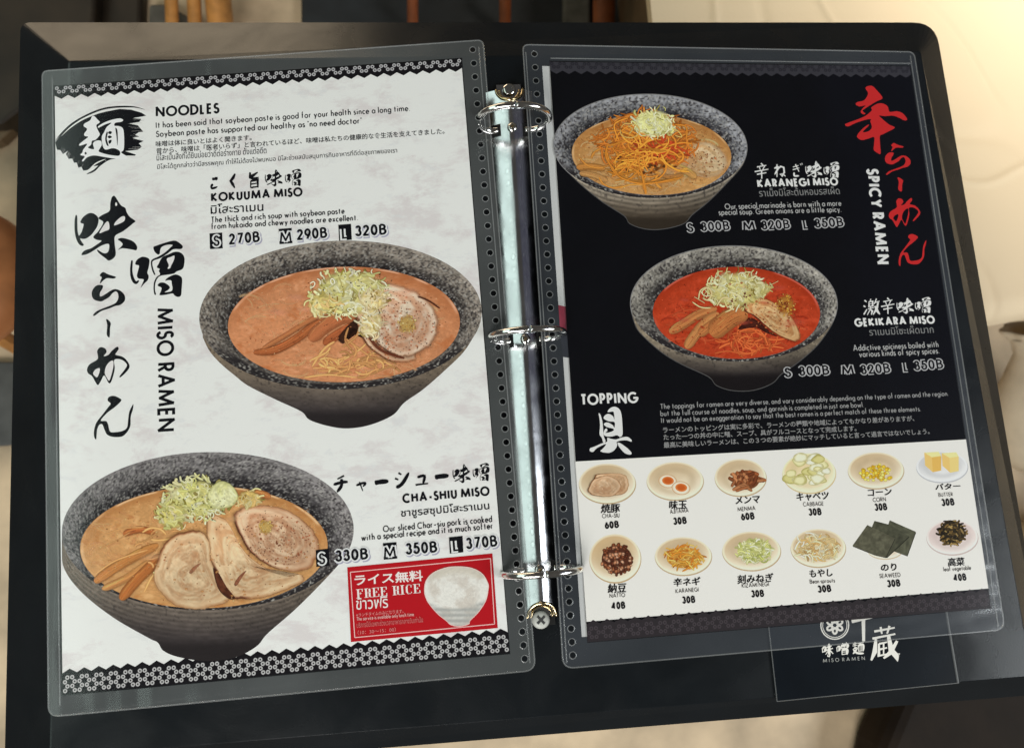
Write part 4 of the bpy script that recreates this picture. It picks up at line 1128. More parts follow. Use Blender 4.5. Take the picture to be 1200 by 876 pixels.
def slice_(page, pic, name, pts, zz, base, fat, edge, seed, flk=0, label=None, dark=(100, 250), swirl=.6, fade=.05):
    """a round of roast pork: mottled meat, fat swirl, browned only along part of the rim (dark = degrees, y down)"""
    mb = MB()
    O = catmull(pts, 10, True); c0 = O.mean(0)
    rad = np.linalg.norm(O - c0, axis=1).mean()
    w = np.array([vn(i * 1.0, seed * 3.0, 2.5, seed) + .5 * vn(i * 1.0, 1.0, 1.1, seed) for i in range(len(O))])
    O = c0 + (O - c0) * (1 + .05 * (w - .75))[:, None]
    d0, d1 = np.radians(dark[0]), np.radians(dark[1])
    def mask(x, y):
        an = np.arctan2(y - c0[1], x - c0[0])
        mid, half = (d0 + d1) / 2, (d1 - d0) / 2
        df = np.abs((an - mid + math.pi) % (2 * math.pi) - math.pi)
        return 1 - sstep(half * .7, half * 1.15, df)
    S = c0 + (O - c0) * 1.05 + 1.3 * np.array([math.cos((d0 + d1) / 2), math.sin((d0 + d1) / 2)])
    if fade < .15: disc(mb, page, c0, S, zz(), lambda x, y, r: np.asarray(edge) * .55 * np.ones((len(x), 1)), 18, .16, .60)
    def cf(x, y, r):
        d = np.stack([x - c0[0], y - c0[1]], 1)
        an = np.arctan2(d[:, 1], d[:, 0])
        n = fbm(x, y, rad * .9, seed, 3)
        rr = r + .22 * (n - .5)
        fib = .5 * vn(rr * 13 + an * .9, an * 2.2 + 20, 1.0, seed) + .5 * vn(rr * 26 + an * .5, an * 4 + 9, 1.0, seed + 1)
        c = mixc(base, fat, sstep(.36, .72, fib) * swirl)
        c = mixc(c, np.asarray(base) * (.90, .80, .74), sstep(.5, .8, fbm(x + 9, y, rad * .5, seed + 5, 3)) * .55)
        c = mixc(c, np.minimum(np.asarray(fat) * 1.05 + 4, 248), sstep(.62, .80, vn(rr * 6 + an * .7, an * 1.1 + 5, 1.0, seed + 2)) * .65)
        c = c * (.94 + .12 * vn(x, y, 1.8, seed + 7))[:, None]
        lit = sstep(-.2, 1.0, (-.45 * d[:, 0] - .85 * d[:, 1]) / rad)
        c = c * (.90 + .16 * lit)[:, None]
        c = mixc(c, fat, sstep(.74, .86, r) * (1 - sstep(.88, .96, r)) * .5)
        m = mask(x, y)
        c = mixc(c, np.asarray(base) * (.88, .76, .64), sstep(.88, .99, r) * .5)
        return mixc(c, edge, sstep(.90, .97, r + .10 * (n - .5)) * m)
    disc(mb, page, c0, O, zz(), cf, 44, fade)
    if flk:
        lo, hi = O.min(0), O.max(0)
        flecks(mb, page, flk, in_ell(c0[0], c0[1], (hi[0] - lo[0]) * .44, (hi[1] - lo[1]) * .42), zz, (86, 54, 42), .3, .95, seed)
        flecks(mb, page, flk, in_ell(c0[0], c0[1], (hi[0] - lo[0]) * .40, (hi[1] - lo[1]) * .38), zz, np.asarray(base) * (.82, .66, .60), .5, 1.5, seed + 2)
    return mb.build(name, SOFT, pic, label=label)
def scallions(page, pic, cen, rx, ry, n, zz, seed, cols, w=2.6, ln=11, under=None, rings=0, up=0.0):
    mb = MB(); rs = random.Random(seed)
    base = np.asarray(under if under is not None else np.mean(cols, 0) * (.90, .88, .74))
    def cf(x, y, r):
        c = base * (.80 + .40 * fbm(x, y, 6, seed))[:, None] * (.88 + .24 * vn(x, y, 1.8, seed + 2))[:, None]
        return mixc(c, (236, 232, 196), sstep(.55, .75, fbm(x, y, 9, seed + 6)) * .6)
    O = ell(cen[0], cen[1] + ry * .05, rx * .95, ry * .93, 0, 72)
    O = cen + (O - cen) * (1 + .30 * (np.array([vn(i * 1.0, 0.0, 3, seed) for i in range(72)]) - .5))[:, None]
    disc(mb, page, cen, O, zz(), cf, 22, .35)
    items = []
    for _ in range(n):
        r, t = rs.random() ** .55, rs.random() * 6.283
        items.append((cen[0] + rx * r * math.cos(t), cen[1] + ry * r * math.sin(t)))
    items.sort(key=lambda p: p[1] + rs.uniform(-9, 9))
    for i, (x, y) in enumerate(items):
        a0 = rs.gauss(1.2, .9); L = ln * rs.uniform(.5, 1.25); bend = rs.uniform(-.7, .7)
        c = np.asarray(rs.choice(cols), float) * rs.uniform(.84, 1.05)
        if i % 9 == 0: c = c * (.74, .70, .52)
        dx, dy = math.cos(a0) * L / 2, math.sin(a0) * L / 2 * .8
        pts = [(x - dx, y - dy), (x - dy * bend, y + dx * bend * .6), (x + dx, y + dy)]
        ribbon(mb, page, pts, w * rs.choice((.6, .8, 1.0, 1.5)), zz(), c * (.86, .85, .76), np.minimum(c * 1.05, 250), .35, 5, .15)
    for _ in range(rings):
        t = rs.random() * 6.283; r = rs.uniform(.5, 1.0)
        x, y = cen[0] + rx * r * math.cos(t), cen[1] + ry * r * math.sin(t)
        k = rs.uniform(.8, 1.4) * w * 1.3
        c = np.asarray(rs.choice(cols), float)
        ribbon(mb, page, ell(x, y, k, k * .65, rs.uniform(0, 180), 16, rs.uniform(0, 90), rs.uniform(330, 400)), w * .55, zz(), c * .84, np.minimum(c * 1.06, 250), .8, 1, smooth=False)
    return mb.build('scallions', SOFT, pic)
def strands(page, pic, name, specs, zz, col, w, seed, jit=.12):
    mb = MB(); rs = random.Random(seed)
    for pts in specs:
        c = np.asarray(col, float) * rs.uniform(1 - jit, 1 + jit)
        ribbon(mb, page, pts, w * rs.uniform(.7, 1.35), zz(), c * (.80, .74, .66), np.minimum(c * 1.10, 250), .4, 6, .2)
    return mb.build(name, INK, pic)
def arcs_in(cx, cy, rx, ry, n, seed, ln=40, flat=.6):
    rs = random.Random(seed); out = []
    for _ in range(n):
        r, t = rs.random() ** .55, rs.random() * 6.283
        x, y = cx + rx * r * math.cos(t), cy + ry * r * math.sin(t)
        a = rs.random() * 3.1416; L = ln * rs.uniform(.5, 1.2) / 2; bd = rs.uniform(-.7, .7)
        dx, dy = math.cos(a) * L, math.sin(a) * L * flat
        out.append([(x - dx, y - dy), (x - dx * .4 - dy * bd, y - dy * .4 + dx * bd * .6), (x + dx * .4 - dy * bd, y + dy * .4 + dx * bd * .6), (x + dx, y + dy)])
    return out
def clump(page, pic, name, blobs, zz, seed, label=None):
    """several soft shapes in one part: (outline, light colour, dark colour)"""
    mb = MB()
    for i, (pts, ca, cb) in enumerate(blobs):
        O = catmull(pts, 6, True); c0 = O.mean(0)
        def cf(x, y, r, ca=ca, cb=cb, c0=c0, i=i):
            n = fbm(x, y, 7, seed + i)
            c = mixc(mixc(ca, cb, sstep(.35, .75, n) * .8), np.asarray(cb) * .9, sstep(.70, 1.0, r) * .8)
            c = mixc(c, np.minimum(np.asarray(ca) * 1.16, 245), sstep(.62, .8, fbm(x, y * 2, 5, seed + i + 4)) * .5)
            return c * (.86 + .28 * vn(x, y, 1.6, seed + 8))[:, None]
        disc(mb, page, c0, O, zz(), cf, 18, .10)
    return mb.build(name, SOFT, pic, label=label)

# ================================================================== LEFT SHEET
sl = thing('menu_sheet', 'white printed miso ramen menu page with two big bowls, in the left sleeve', 'menu page', matrix=LEFT.matrix, group='printed menu pages in the sleeves')
LC = [(64, 102), (540.5, 69.5), (597, 764.5), (73.5, 813.5)]
sheet_body('paper', sl, LEFT, LC, paper_mat('brushed_paper', 1))
fL = sheet_mm(LEFT, LC)
mb = MB(); hex_band(mb, fL, 0.0, 6.7, 1, 12 * UM, (26, 25, 28), (176, 174, 176)); mb.build('border_pattern', INK, sl)
mb = MB(); hex_band(mb, fL, 297, 285.6, -1, 12 * UM, (26, 25, 28), (182, 180, 180)); mb.build('border_pattern', INK, sl)
PAPER = (228, 227, 224)

# brush badge
zz = Z(15 * UM, 2 * UM)
z8 = zoom(60, 115, 8.76)
mb = MB()
fan = z8([(42, 455), (120, 350), (240, 250), (400, 180), (560, 140), (700, 112), (820, 120), (925, 150), (975, 180), (935, 190), (840, 205), (925, 215), (905, 245), (800, 262), (890, 280), (915, 310), (945, 345), (900, 350), (860, 380), (905, 395), (835, 410), (900, 430), (950, 440), (900, 465), (930, 500), (890, 530), (760, 545), (870, 580), (860, 592), (780, 590), (640, 618), (560, 640), (500, 690), (430, 700), (370, 740), (330, 745), (310, 705), (280, 715), (260, 660), (235, 665), (215, 620), (180, 625), (150, 575), (175, 540), (120, 575), (95, 535), (60, 530), (50, 490)])
fill(mb, LEFT, [fan], zz(), BLACK)
ribbon(mb, LEFT, z8([(46, 440), (100, 370), (220, 260), (380, 170), (540, 110), (700, 90), (850, 92), (960, 118)]), [1.2, 2.0, 2.2, 2.0, .8], zz(), BLACK, BLACK)
ribbon(mb, LEFT, z8([(100, 395), (200, 300), (330, 215), (480, 155), (640, 112), (760, 105)]), [.4, 1.5, 1.8, .9, .3], zz(), PAPER, PAPER)
ribbon(mb, LEFT, z8([(365, 780), (440, 745), (500, 690), (600, 630), (720, 612)]), [1.8, 2.2, 1.2, .8], zz(), BLACK, BLACK)
ribbon(mb, LEFT, z8([(400, 720), (470, 665), (560, 625)]), [.7, 1.6, .6], zz(), PAPER, PAPER)
for k in range(26):                              # dry-brush streaks at the ragged right end
    rs = random.Random(k); y = rs.uniform(170, 530)
    ribbon(mb, LEFT, z8([(rs.uniform(780, 860), y + 8), (rs.uniform(900, 990), y)]), rs.uniform(.25, .8), zz(), PAPER if k % 3 else BLACK, PAPER if k % 3 else BLACK, .2)
for k in range(12):
    rs = random.Random(k + 90); t = rs.random(); x, y = 70 + 260 * t, 520 + 215 * t
    ribbon(mb, LEFT, z8([(x + 22, y - 40), (x - 4, y + 6)]), rs.uniform(.3, 1.0), zz(), PAPER, PAPER, .2)
draw_brush(mb, LEFT, 'men', zz, (236, 236, 234), BLACK)
mb.build('brush_badge', INK, sl)

# headings and descriptions
zz = Z(16 * UM, .25 * UM)
mb = MB(); write(mb, LEFT, 'NOODLES', (182.5, 137.6), (257.4, 133), 12.6, .20, zz, BLACK); mb.build('heading', INK, sl)
mb = MB()
D = (34, 34, 38)
write(mb, LEFT, 'It has been said that soybean paste is good for your health since a long time.', (182.6, 150.6), (480.5, 130.4), 7.4, .148, zz, D)
write(mb, LEFT, 'Soybean paste has supported our healthy as "no need doctor"', (182.8, 161), (424, 145), 7.4, .148, zz, D)
write_font(mb, LEFT, '味噌は体に良いとはよく聞きます。', (182.6, 172.4), (295, 164.6), 6.8, zz, D, .012)
write_font(mb, LEFT, '昔から、味噌は「医者いらず」と言われているほど、味噌は私たちの健康的な食生活を支えてきました。', (183.2, 180.4), (521, 157), 6.8, zz, D, .012)
write_font(mb, LEFT, 'มิโสะเป็นสิ่งที่ได้ยินบ่อยว่าดีต่อร่างกาย ตั้งแต่อดีต', (183.6, 188.3), (312.4, 179.6), 8.2, zz, D, .004)
write_font(mb, LEFT, 'มิโสะได้ถูกกล่าวว่ามีสรรพคุณ ทำให้ไม่ต้องไปพบหมอ มิโสะช่วยสนับสนุนการกินอาหารที่ดีต่อสุขภาพของเรา', (184.4, 198.2), (465.5, 178.8), 8.2, zz, D, .004)
mb.build('description_text', INK, sl)

# big brush title
mb = MB()
for k in ('aji', 'so', 'ra', 'bar', 'me', 'nn'): draw_brush(mb, LEFT, k, zz, BLACK, (224, 220, 219))
mb.build('brush_title', INK, sl)
mb = MB(); write(mb, LEFT, 'MISO RAMEN', (183.0, 361.5), (184.6, 506), 20, .17, zz, BLACK)
mb.build('sideways_title', INK, sl)

def price_row(page, par, items, zz, ci, co, sh=None, h=13.2):
    """size letters and prices: dark figures with a pale outline"""
    mb = MB()
    for s, p0, p1, boxed in items:
        if boxed:
            b = np.array(boxed, float)
            fill(mb, page, [b], zz(), BLACK)
        if sh and not boxed:
            write(mb, page, s, (p0[0] + 1.2, p0[1] + 1.4), (p1[0] + 1.2, p1[1] + 1.4), h, .2, zz, sh, pen=.40)
        if s == 'M': p0, p1 = (p0[0] - 1.3, p0[1] + .1), (p1[0] + 1.3, p1[1] - .1)
        write(mb, page, s, p0, p1, h, .2, zz, co, pen=.40 if sh or boxed else .34)
        write(mb, page, s, p0, p1, h, .2, zz, ci, pen=.185 if sh and not boxed else .15)
    return mb.build('price_text', INK, par)
LAV = (168, 166, 184)
# dish 1
mb = MB()
for ch, x0, y0, x1, y1 in (('こ', 246.3, 206, 256.5, 222), ('く', 267.5, 203, 279, 221), ('旨', 289.5, 201, 305.5, 221)):
    kanji(mb, LEFT, ch, x0, y0, x1, y1, zz, BLACK, 1.25)
def mini(mb, page, zz, col, hole, a, b):
    draw_brush(mb, page, 'aji', zz, col, hole, fit((87, 229, 161, 306), a), 3)
    draw_brush(mb, page, 'so', zz, col, hole, fit((152, 282, 216, 348), b), 3)
mini(mb, LEFT, zz, BLACK, PAPER, (310.3, 198.6, 331.2, 218.8), (333.8, 198, 353.3, 218.2))
mb.build('brush_dish_name', INK, sl)
mb = MB()
write(mb, LEFT, 'KOKUUMA MISO', (247.4, 236.8), (354.8, 230.2), 11, .21, zz, BLACK)
write_font(mb, LEFT, 'มิโสะราเมน', (247, 250.6), (308.8, 247), 11.5, zz, D, .012)
mb.build('dish_name', INK, sl)
mb = MB()
write(mb, LEFT, 'The thick and rich soup with soybean paste', (247.4, 261.3), (404, 250.6), 7.2, .148, zz, D)
write(mb, LEFT, 'from hukaido and chewy noodles are excellent.', (247.5, 269), (419.6, 258.6), 7.2, .148, zz, D)
mb.build('description_text', INK, sl)
price_row(LEFT, sl, [
 ('S', (250, 289), (258, 288.4), [(245.6, 273.6), (260.4, 272.6), (261, 291), (246.2, 292)]), ('270B', (268.4, 287), (305, 283.6), None),
 ('M', (329, 284.4), (341, 283.8), [(326.6, 268.4), (341.8, 267.2), (342.8, 285), (327.6, 286.2)]), ('290B', (348, 281.8), (384, 278.8), None),
 ('L', (400.5, 280.4), (408, 279.8), [(396.5, 263.6), (411.3, 262.4), (412.3, 281), (397.5, 282.2)]), ('320B', (416.4, 277.4), (453.5, 275), None)], zz, BLACK, (222, 222, 222), LAV)
# dish 2
zz.z = 130 * UM
mb = MB()
for ch, x0, y0, x1, y1 in (('チ', 391, 557, 408, 576.5), ('ャ', 416.5, 562.5, 430.5, 575.5), ('ー', 438.5, 560, 456, 569), ('シ', 462, 552, 479.5, 571.5), ('ュ', 487, 556, 502, 568.5), ('ー', 509, 553.5, 526.5, 562.5)):
    kanji(mb, LEFT, ch, x0, y0, x1, y1, zz, BLACK, 1.25)
mini(mb, LEFT, zz, BLACK, PAPER, (530.3, 543.4, 551.6, 566), (553.8, 542.2, 573.6, 563.4))
mb.build('brush_dish_name', INK, sl)
mb = MB()
write(mb, LEFT, 'CHA-SHIU MISO', (471.9, 589.6), (574.2, 580.4), 11.4, .21, zz, BLACK)
write_font(mb, LEFT, 'ชาชูรสซุปมิโสะราเมน', (470, 605), (573.7, 596), 13, zz, D, .012)
mb.build('dish_name', INK, sl)
mb = MB()
write(mb, LEFT, 'Our sliced Char-siu pork is cooked', (449, 623.4), (577, 611.4), 7.8, .148, zz, D)
write(mb, LEFT, 'with a special recipe and it is much softer', (423.6, 633.6), (578, 619.4), 7.8, .148, zz, D)
mb.build('description_text', INK, sl)
price_row(LEFT, sl, [
 ('S', (373.5, 661.4), (382, 660.6), [(370, 644), (385.4, 642.4), (386.2, 662.2), (370.8, 663.8)]), ('330B', (393.2, 658.2), (432, 654.8), None),
 ('M', (451, 653.6), (463.5, 652.6), [(448.8, 636.2), (464.6, 634.8), (465.6, 654), (449.8, 655.4)]), ('350B', (475.6, 649.8), (513, 646.8), None),
 ('L', (530.8, 646), (538.6, 645.2), [(526.2, 629.2), (542, 627.6), (543, 646.6), (527.2, 648.2)]), ('370B', (546.6, 643.4), (583.4, 639.8), None)], zz, BLACK, (222, 222, 222), LAV, 14)

# red free-rice box
mb = MB(); RED = (178, 28, 36)
zr_ = Z(100 * UM, 2 * UM)
fill(mb, LEFT, [[(407, 664.2), (577, 648), (583.3, 735.3), (411.3, 751.7)]], zr_(), RED)
inn = [(410.6, 670), (574.8, 653.9), (579.6, 730.6), (415.8, 746.5)]
for i in range(4):
    ribbon(mb, LEFT, [inn[i], inn[(i + 1) % 4]], 1.0, zr_(), (232, 190, 186), (232, 190, 186), 0)
vouch = mb.build('free_rice_box', INK, sl)
mb = MB(); TW = (240, 222, 218)
write_font(mb, LEFT, 'ライス無料', (415.8, 686), (495.8, 680.2), 13, zr_, TW, .022)
# condensed serif capitals
SER = {'F': [(.0, .0, .07, .07, 0), (.1, .0, .18, 1, 1), (0, .95, .62, .05, 0), (.54, .70, .08, .25, 1), (.1, .50, .42, .05, 0), (.38, .4, .05, .25, 1), (0, 0, .36, .05, 0)],
       'E': [(.1, .0, .18, 1, 1), (0, .95, .64, .05, 0), (.56, .70, .08, .25, 1), (.1, .50, .42, .05, 0), (.38, .4, .05, .25, 1), (0, 0, .66, .05, 0), (.58, .05, .08, .25, 1)],
       'I': [(.1, 0, .18, 1, 1), (0, .95, .38, .05, 0), (0, 0, .38, .05, 0)],
       'R': [(.1, 0, .18, 1, 1), (0, .95, .4, .05, 0), (0, 0, .38, .05, 0), (.2, .50, .25, .05, 0), (.44, .55, .17, .40, 1), (.42, .06, .17, .44, 1), (.55, 0, .14, .06, 0)],
       'C': [(.06, .18, .17, .64, 1), (.14, .06, .12, .14, 1), (.14, .80, .12, .14, 1), (.2, .95, .3, .05, 0), (.2, 0, .32, .05, 0), (.52, .68, .08, .27, 1), (.54, .06, .06, .16, 1)]}
def serif(s):
    x, out = 0, []
    for ch in s:
        if ch == ' ': x += .42; continue
        for a_, b_, w_, h_, k in SER[ch]:
            out.append((np.array([(x + a_, b_), (x + a_ + w_, b_), (x + a_ + w_, b_ + h_), (x + a_, b_ + h_)]), [(0, 1, 2, 3)]))
        x += .46 if ch == 'I' else .74
    return out, x - .08
p_, w_ = serif('FREE RICE'); place(mb, LEFT, p_, w_, (417.8, 700.8), (492.8, 694), 10.8, zr_, TW)
write_font(mb, LEFT, 'ข้าวฟรี', (417.5, 713.6), (455, 711.2), 16, zr_, TW, .006)
write_font(mb, LEFT, '※ランチタイムのみになります。', (417.6, 722.2), (473, 717.4), 4.2, zr_, (222, 150, 148))
write(mb, LEFT, 'The service is available only lunch time.', (418, 726.9), (486, 721.2), 4.6, .15, zr_, (226, 170, 166))
write_font(mb, LEFT, 'บริการนี้มีเฉพาะช่วงเวลาอาหารกลางวันเท่านั้น', (418.3, 734.8), (495.8, 728.2), 7, zr_, (205, 120, 118))
write_font(mb, LEFT, '（10：30～15：00）', (419.5, 743.2), (464, 739.4), 5.4, zr_, (215, 135, 133))
mb.build('lettering', INK, vouch)
mb = MB()
z6 = zoom(400, 640, 6.0)
outl = catmull(z6([(588, 305), (600, 240), (650, 185), (740, 150), (830, 143), (920, 155), (990, 195), (1028, 260), (1030, 300), (1012, 380), (960, 460), (905, 515), (895, 540), (830, 556), (770, 545), (740, 518), (680, 470), (620, 400), (595, 350)]), 6, True)
fill(mb, LEFT, [outl.mean(0) + (outl - outl.mean(0)) * 1.025], zr_(), (236, 196, 190))
def ricec(x, y, r):
    c = mixc((226, 223, 216), (206, 198, 188), sstep(.45, .7, fbm(x, y, 14, 5)))
    X_, Y_ = (x - 400) * 6, (y - 640) * 6
    low = 420 - (X_ - 800) * .04 + 60 * ((X_ - 810) / 220) ** 2 * -1
    c = mixc(c, (168, 168, 164), sstep(0, 30, Y_ - low) * (.7 + .3 * np.sin(Y_ * .16)))
    c = mixc(c, (196, 186, 170), sstep(0, 25, 235 - Y_) * sstep(.6, .9, r) * .7)
    return c * (.96 + .08 * vn(x, y, 1.3, 4))[:, None]
disc(mb, LEFT, outl.mean(0), outl, zr_(), ricec, 40)
for k in range(60):
    rs = random.Random(k + 5); x, y = in_ell(536, 686, 30, 16)(rs); an = rs.random() * 3
    ribbon(mb, LEFT, [(x, y), (x + 2.2 * math.cos(an), y + 1.4 * math.sin(an))], .9, zr_(), (214, 208, 198), (236, 233, 226), .5)
mb.build('rice_bowl_picture', INK, vouch)

# picture 1: miso ramen
zA = zoom(210, 270, 3.0769)
picA = bowl_picture(LEFT, sl, 'ramen_picture', 'printed picture of the orange miso ramen bowl in the middle of the white page', (399, 369, 165.5, 87, -1.7), (403, 380, 136, 67.5, -1.5),
  zA([(85, 385), (110, 435), (150, 480), (200, 522), (250, 560), (350, 610), (440, 652), (470, 682), (540, 705), (610, 713), (690, 700), (770, 665), (812, 620), (880, 572), (960, 502), (1030, 432), (1082, 345)]),
  (206, 138, 96), 21, (128, 119, 110), (140, 124, 106), (54, 49, 50), foot_from=.80)
zz = Z(45 * UM, .45 * UM)
sunk(LEFT, picA, arcs_in(325, 368, 40, 34, 40, 61, 30, .5) + arcs_in(410, 425, 84, 18, 44, 62, 30, .4) + arcs_in(500, 375, 24, 34, 12, 60, 22, .5), zz, (222, 164, 118), 3.4, 8)
shoots(LEFT, picA, [(zA([(268, 440), (350, 428), (430, 385), (500, 330), (580, 285)]), 10, (182, 104, 62)), (zA([(300, 425), (380, 380), (460, 330), (540, 290)]), 6, (196, 122, 78)),
  (zA([(470, 395), (520, 350), (580, 315), (640, 305)]), 17, (198, 118, 76)), (zA([(520, 410), (580, 370), (640, 340)]), 11, (178, 98, 60))], zz, 4)
clump(LEFT, picA, 'shadow_gap', [(zA([(570, 392), (590, 360), (640, 322), (700, 375), (720, 410), (665, 385), (630, 350), (600, 385), (590, 410)]), (74, 44, 32), (44, 28, 24))], zz, 4)
strands(LEFT, picA, 'noodles', [zA(q) for q in ([(480, 490), (520, 430), (560, 400)], [(500, 505), (560, 500), (640, 455)], [(530, 515), (620, 490), (700, 440)], [(560, 520), (660, 480), (740, 470)], [(600, 390), (640, 420), (690, 455)], [(590, 420), (640, 380), (650, 340)], [(640, 500), (720, 470), (790, 500)], [(650, 350), (690, 400), (740, 440)], [(610, 350), (600, 400), (640, 450)], [(500, 480), (540, 440)], [(470, 470), (530, 440), (545, 420)], [(570, 480), (650, 430), (680, 400)], [(690, 520), (760, 490), (800, 510)], [(450, 530), (540, 520), (640, 530)])]
  + arcs_in(413, 425, 42, 14, 36, 8, 26, .5), zz, (218, 160, 104), 2.3, 6, .2)
slice_(LEFT, picA, 'pork_slice', zA([(640, 320), (690, 300), (770, 350), (840, 420), (850, 466), (780, 474), (720, 448), (670, 400)]), zz, (206, 152, 116), (232, 204, 176), (84, 44, 34), 51, 30, None, (80, 200), .6)
slice_(LEFT, picA, 'pork_slice', zA([(600, 250), (680, 188), (790, 196), (880, 235), (930, 300), (935, 360), (905, 420), (850, 450), (800, 458), (735, 428), (690, 380), (650, 330)]), zz, (220, 172, 140), (240, 222, 200), (96, 52, 40), 31, 150, None, (85, 190), .65, .10)
crumbs(LEFT, picA, 'ginger_paste', np.array(zA([(822, 338)])[0]), 11, 12, 70, zz, 9, [(226, 190, 112), (208, 164, 86), (236, 208, 144), (196, 142, 78)])
strands(LEFT, picA, 'pork_rim', [zA([(675, 370), (725, 430), (812, 461)]), zA([(860, 238), (900, 254), (940, 282)])], zz, (96, 52, 38), 2.2, 2)
scallions(LEFT, picA, np.array(zA([(612, 225)])[0]), 46, 31, 150, zz, 5, [(232, 226, 176), (220, 214, 146), (240, 234, 200), (208, 202, 128), (236, 224, 184), (238, 230, 206)], 2.3, 12, rings=10)
scallions(LEFT, picA, np.array(zA([(520, 265)])[0]), 20, 15, 45, zz, 15, [(230, 220, 172), (216, 208, 150), (224, 190, 130)], 2.1, 10)
scallions(LEFT, picA, np.array(zA([(700, 250)])[0]), 20, 15, 40, zz, 17, [(232, 214, 180), (226, 206, 170), (224, 196, 150)], 1.8, 11)
scallions(LEFT, picA, np.array(zA([(690, 330)])[0]), 15, 20, 40, zz, 27, [(232, 214, 180), (226, 200, 160), (238, 226, 196)], 1.5, 12)
mb = MB(); flecks(mb, LEFT, 120, in_ell(415, 345, 50, 33), zz, (66, 56, 40), .3, .95, 3); flecks(mb, LEFT, 60, in_ell(430, 395, 90, 35), zz, (66, 46, 36), .3, .8, 4); mb.build('pepper', INK, picA)

# picture 2: cha-shiu ramen
zB = zoom(50, 500, 2.434)
picB = bowl_picture(LEFT, sl, 'ramen_picture', 'printed picture of the pork topped ramen bowl at the lower left of the white page', (243.5, 622, 171, 92.5, -1), (239, 640.5, 145, 71.5, -1),
  zB([(56, 330), (60, 400), (110, 470), (200, 542), (300, 600), (328, 614), (345, 638), (390, 656), (470, 667), (550, 656), (610, 625), (642, 588), (720, 520), (800, 440), (860, 370), (886, 300)]),
  (205, 152, 98), 57, (112, 108, 108), (122, 110, 98), (54, 49, 50), foot_from=.80, lines=.10)
zz = Z(45 * UM, .45 * UM)
sunk(LEFT, picB, arcs_in(160, 640, 54, 40, 60, 63, 30, .5), zz, (218, 162, 108), 3.4, 8)
sunk(LEFT, picB, arcs_in(335, 622, 36, 32, 24, 64, 26, .5), zz, (218, 162, 108), 3.4, 9)
shoots(LEFT, picB, [(zB([(148, 442), (200, 405), (260, 370), (330, 335)]), 12, (206, 138, 78)), (zB([(170, 462), (240, 430), (310, 380)]), 9, (214, 150, 90)), (zB([(222, 492), (260, 445), (310, 395), (340, 365)]), 13, (192, 118, 64)),
  (zB([(230, 305), (275, 292), (320, 300)]), 8, (190, 110, 62)), (zB([(580, 190), (615, 188), (650, 200)]), 8, (204, 130, 76))], zz, 24)
strands(LEFT, picB, 'noodles', [zB(q) for q in ([(155, 350), (200, 330), (250, 300)], [(165, 310), (230, 290), (290, 285)], [(260, 340), (300, 320), (330, 300)], [(290, 470), (310, 430), (335, 400)], [(150, 420), (210, 380), (300, 350)])] + arcs_in(190, 640, 48, 24, 16, 5, 24, .5), zz, (214, 160, 104), 2.2, 4, .15)
slice_(LEFT, picB, 'pork_slice', zB([(470, 262), (520, 262), (565, 340), (610, 385), (690, 425), (735, 420), (745, 440), (670, 475), (580, 492), (530, 480), (490, 410), (472, 340)]), zz, (208, 162, 120), (232, 204, 164), (96, 52, 38), 33, 14, None, (90, 185), .8)
slice_(LEFT, picB, 'pork_slice', zB([(345, 335), (395, 300), (450, 296), (478, 330), (482, 380), (510, 440), (535, 490), (470, 518), (400, 518), (350, 488), (316, 440), (326, 380)]), zz, (206, 164, 124), (232, 204, 164), (140, 84, 54), 35, 16, None, (190, 290), .8)
clump(LEFT, picB, 'pork_char', [(zB([(485, 400), (505, 420), (525, 455), (550, 488), (530, 490), (500, 460)]), (96, 54, 38), (58, 32, 26)), (zB([(546, 448), (560, 425), (582, 408), (568, 430), (554, 452)]), (150, 96, 70), (118, 70, 52)), (zB([(418, 412), (436, 394), (452, 388), (440, 402), (424, 418)]), (168, 118, 88), (140, 92, 68))], zz, 6)
slice_(LEFT, picB, 'pork_slice', zB([(545, 250), (590, 225), (680, 230), (760, 280), (790, 340), (770, 395), (735, 412), (670, 405), (600, 365), (562, 310)]), zz, (198, 150, 116), (230, 198, 164), (92, 48, 36), 37, 130, None, (85, 215), .8)
crumbs(LEFT, picB, 'ginger_paste', np.array(zB([(636, 286)])[0]), 9, 9, 50, zz, 3, [(226, 186, 108), (206, 158, 78), (236, 206, 140)])
scallions(LEFT, picB, np.array(zB([(440, 205)])[0]), 42, 27, 130, zz, 8, [(220, 216, 150), (230, 226, 176), (204, 202, 128), (236, 232, 194), (226, 218, 172)], 2.4, 12, rings=14)
scallions(LEFT, picB, np.array(zB([(370, 250)])[0]), 20, 19, 60, zz, 18, [(222, 216, 152), (206, 200, 128), (228, 214, 170)], 2.2, 10)
scallions(LEFT, picB, np.array(zB([(590, 205)])[0]), 17, 12, 24, zz, 19, [(226, 196, 140), (216, 180, 118), (232, 214, 160)], 2.2, 12)
clump(LEFT, picB, 'scallion_leaf', [(zB([(470, 190), (500, 155), (535, 160), (560, 195), (545, 225), (500, 235), (475, 225)]), (226, 222, 172), (204, 202, 134))], zz, 44)
mb = MB(); flecks(mb, LEFT, 90, in_ell(225, 585, 42, 30), zz, (70, 66, 44), .3, .95, 13); flecks(mb, LEFT, 50, in_ell(240, 630, 100, 45), zz, (80, 54, 40), .3, .8, 14); mb.build('pepper', INK, picB)

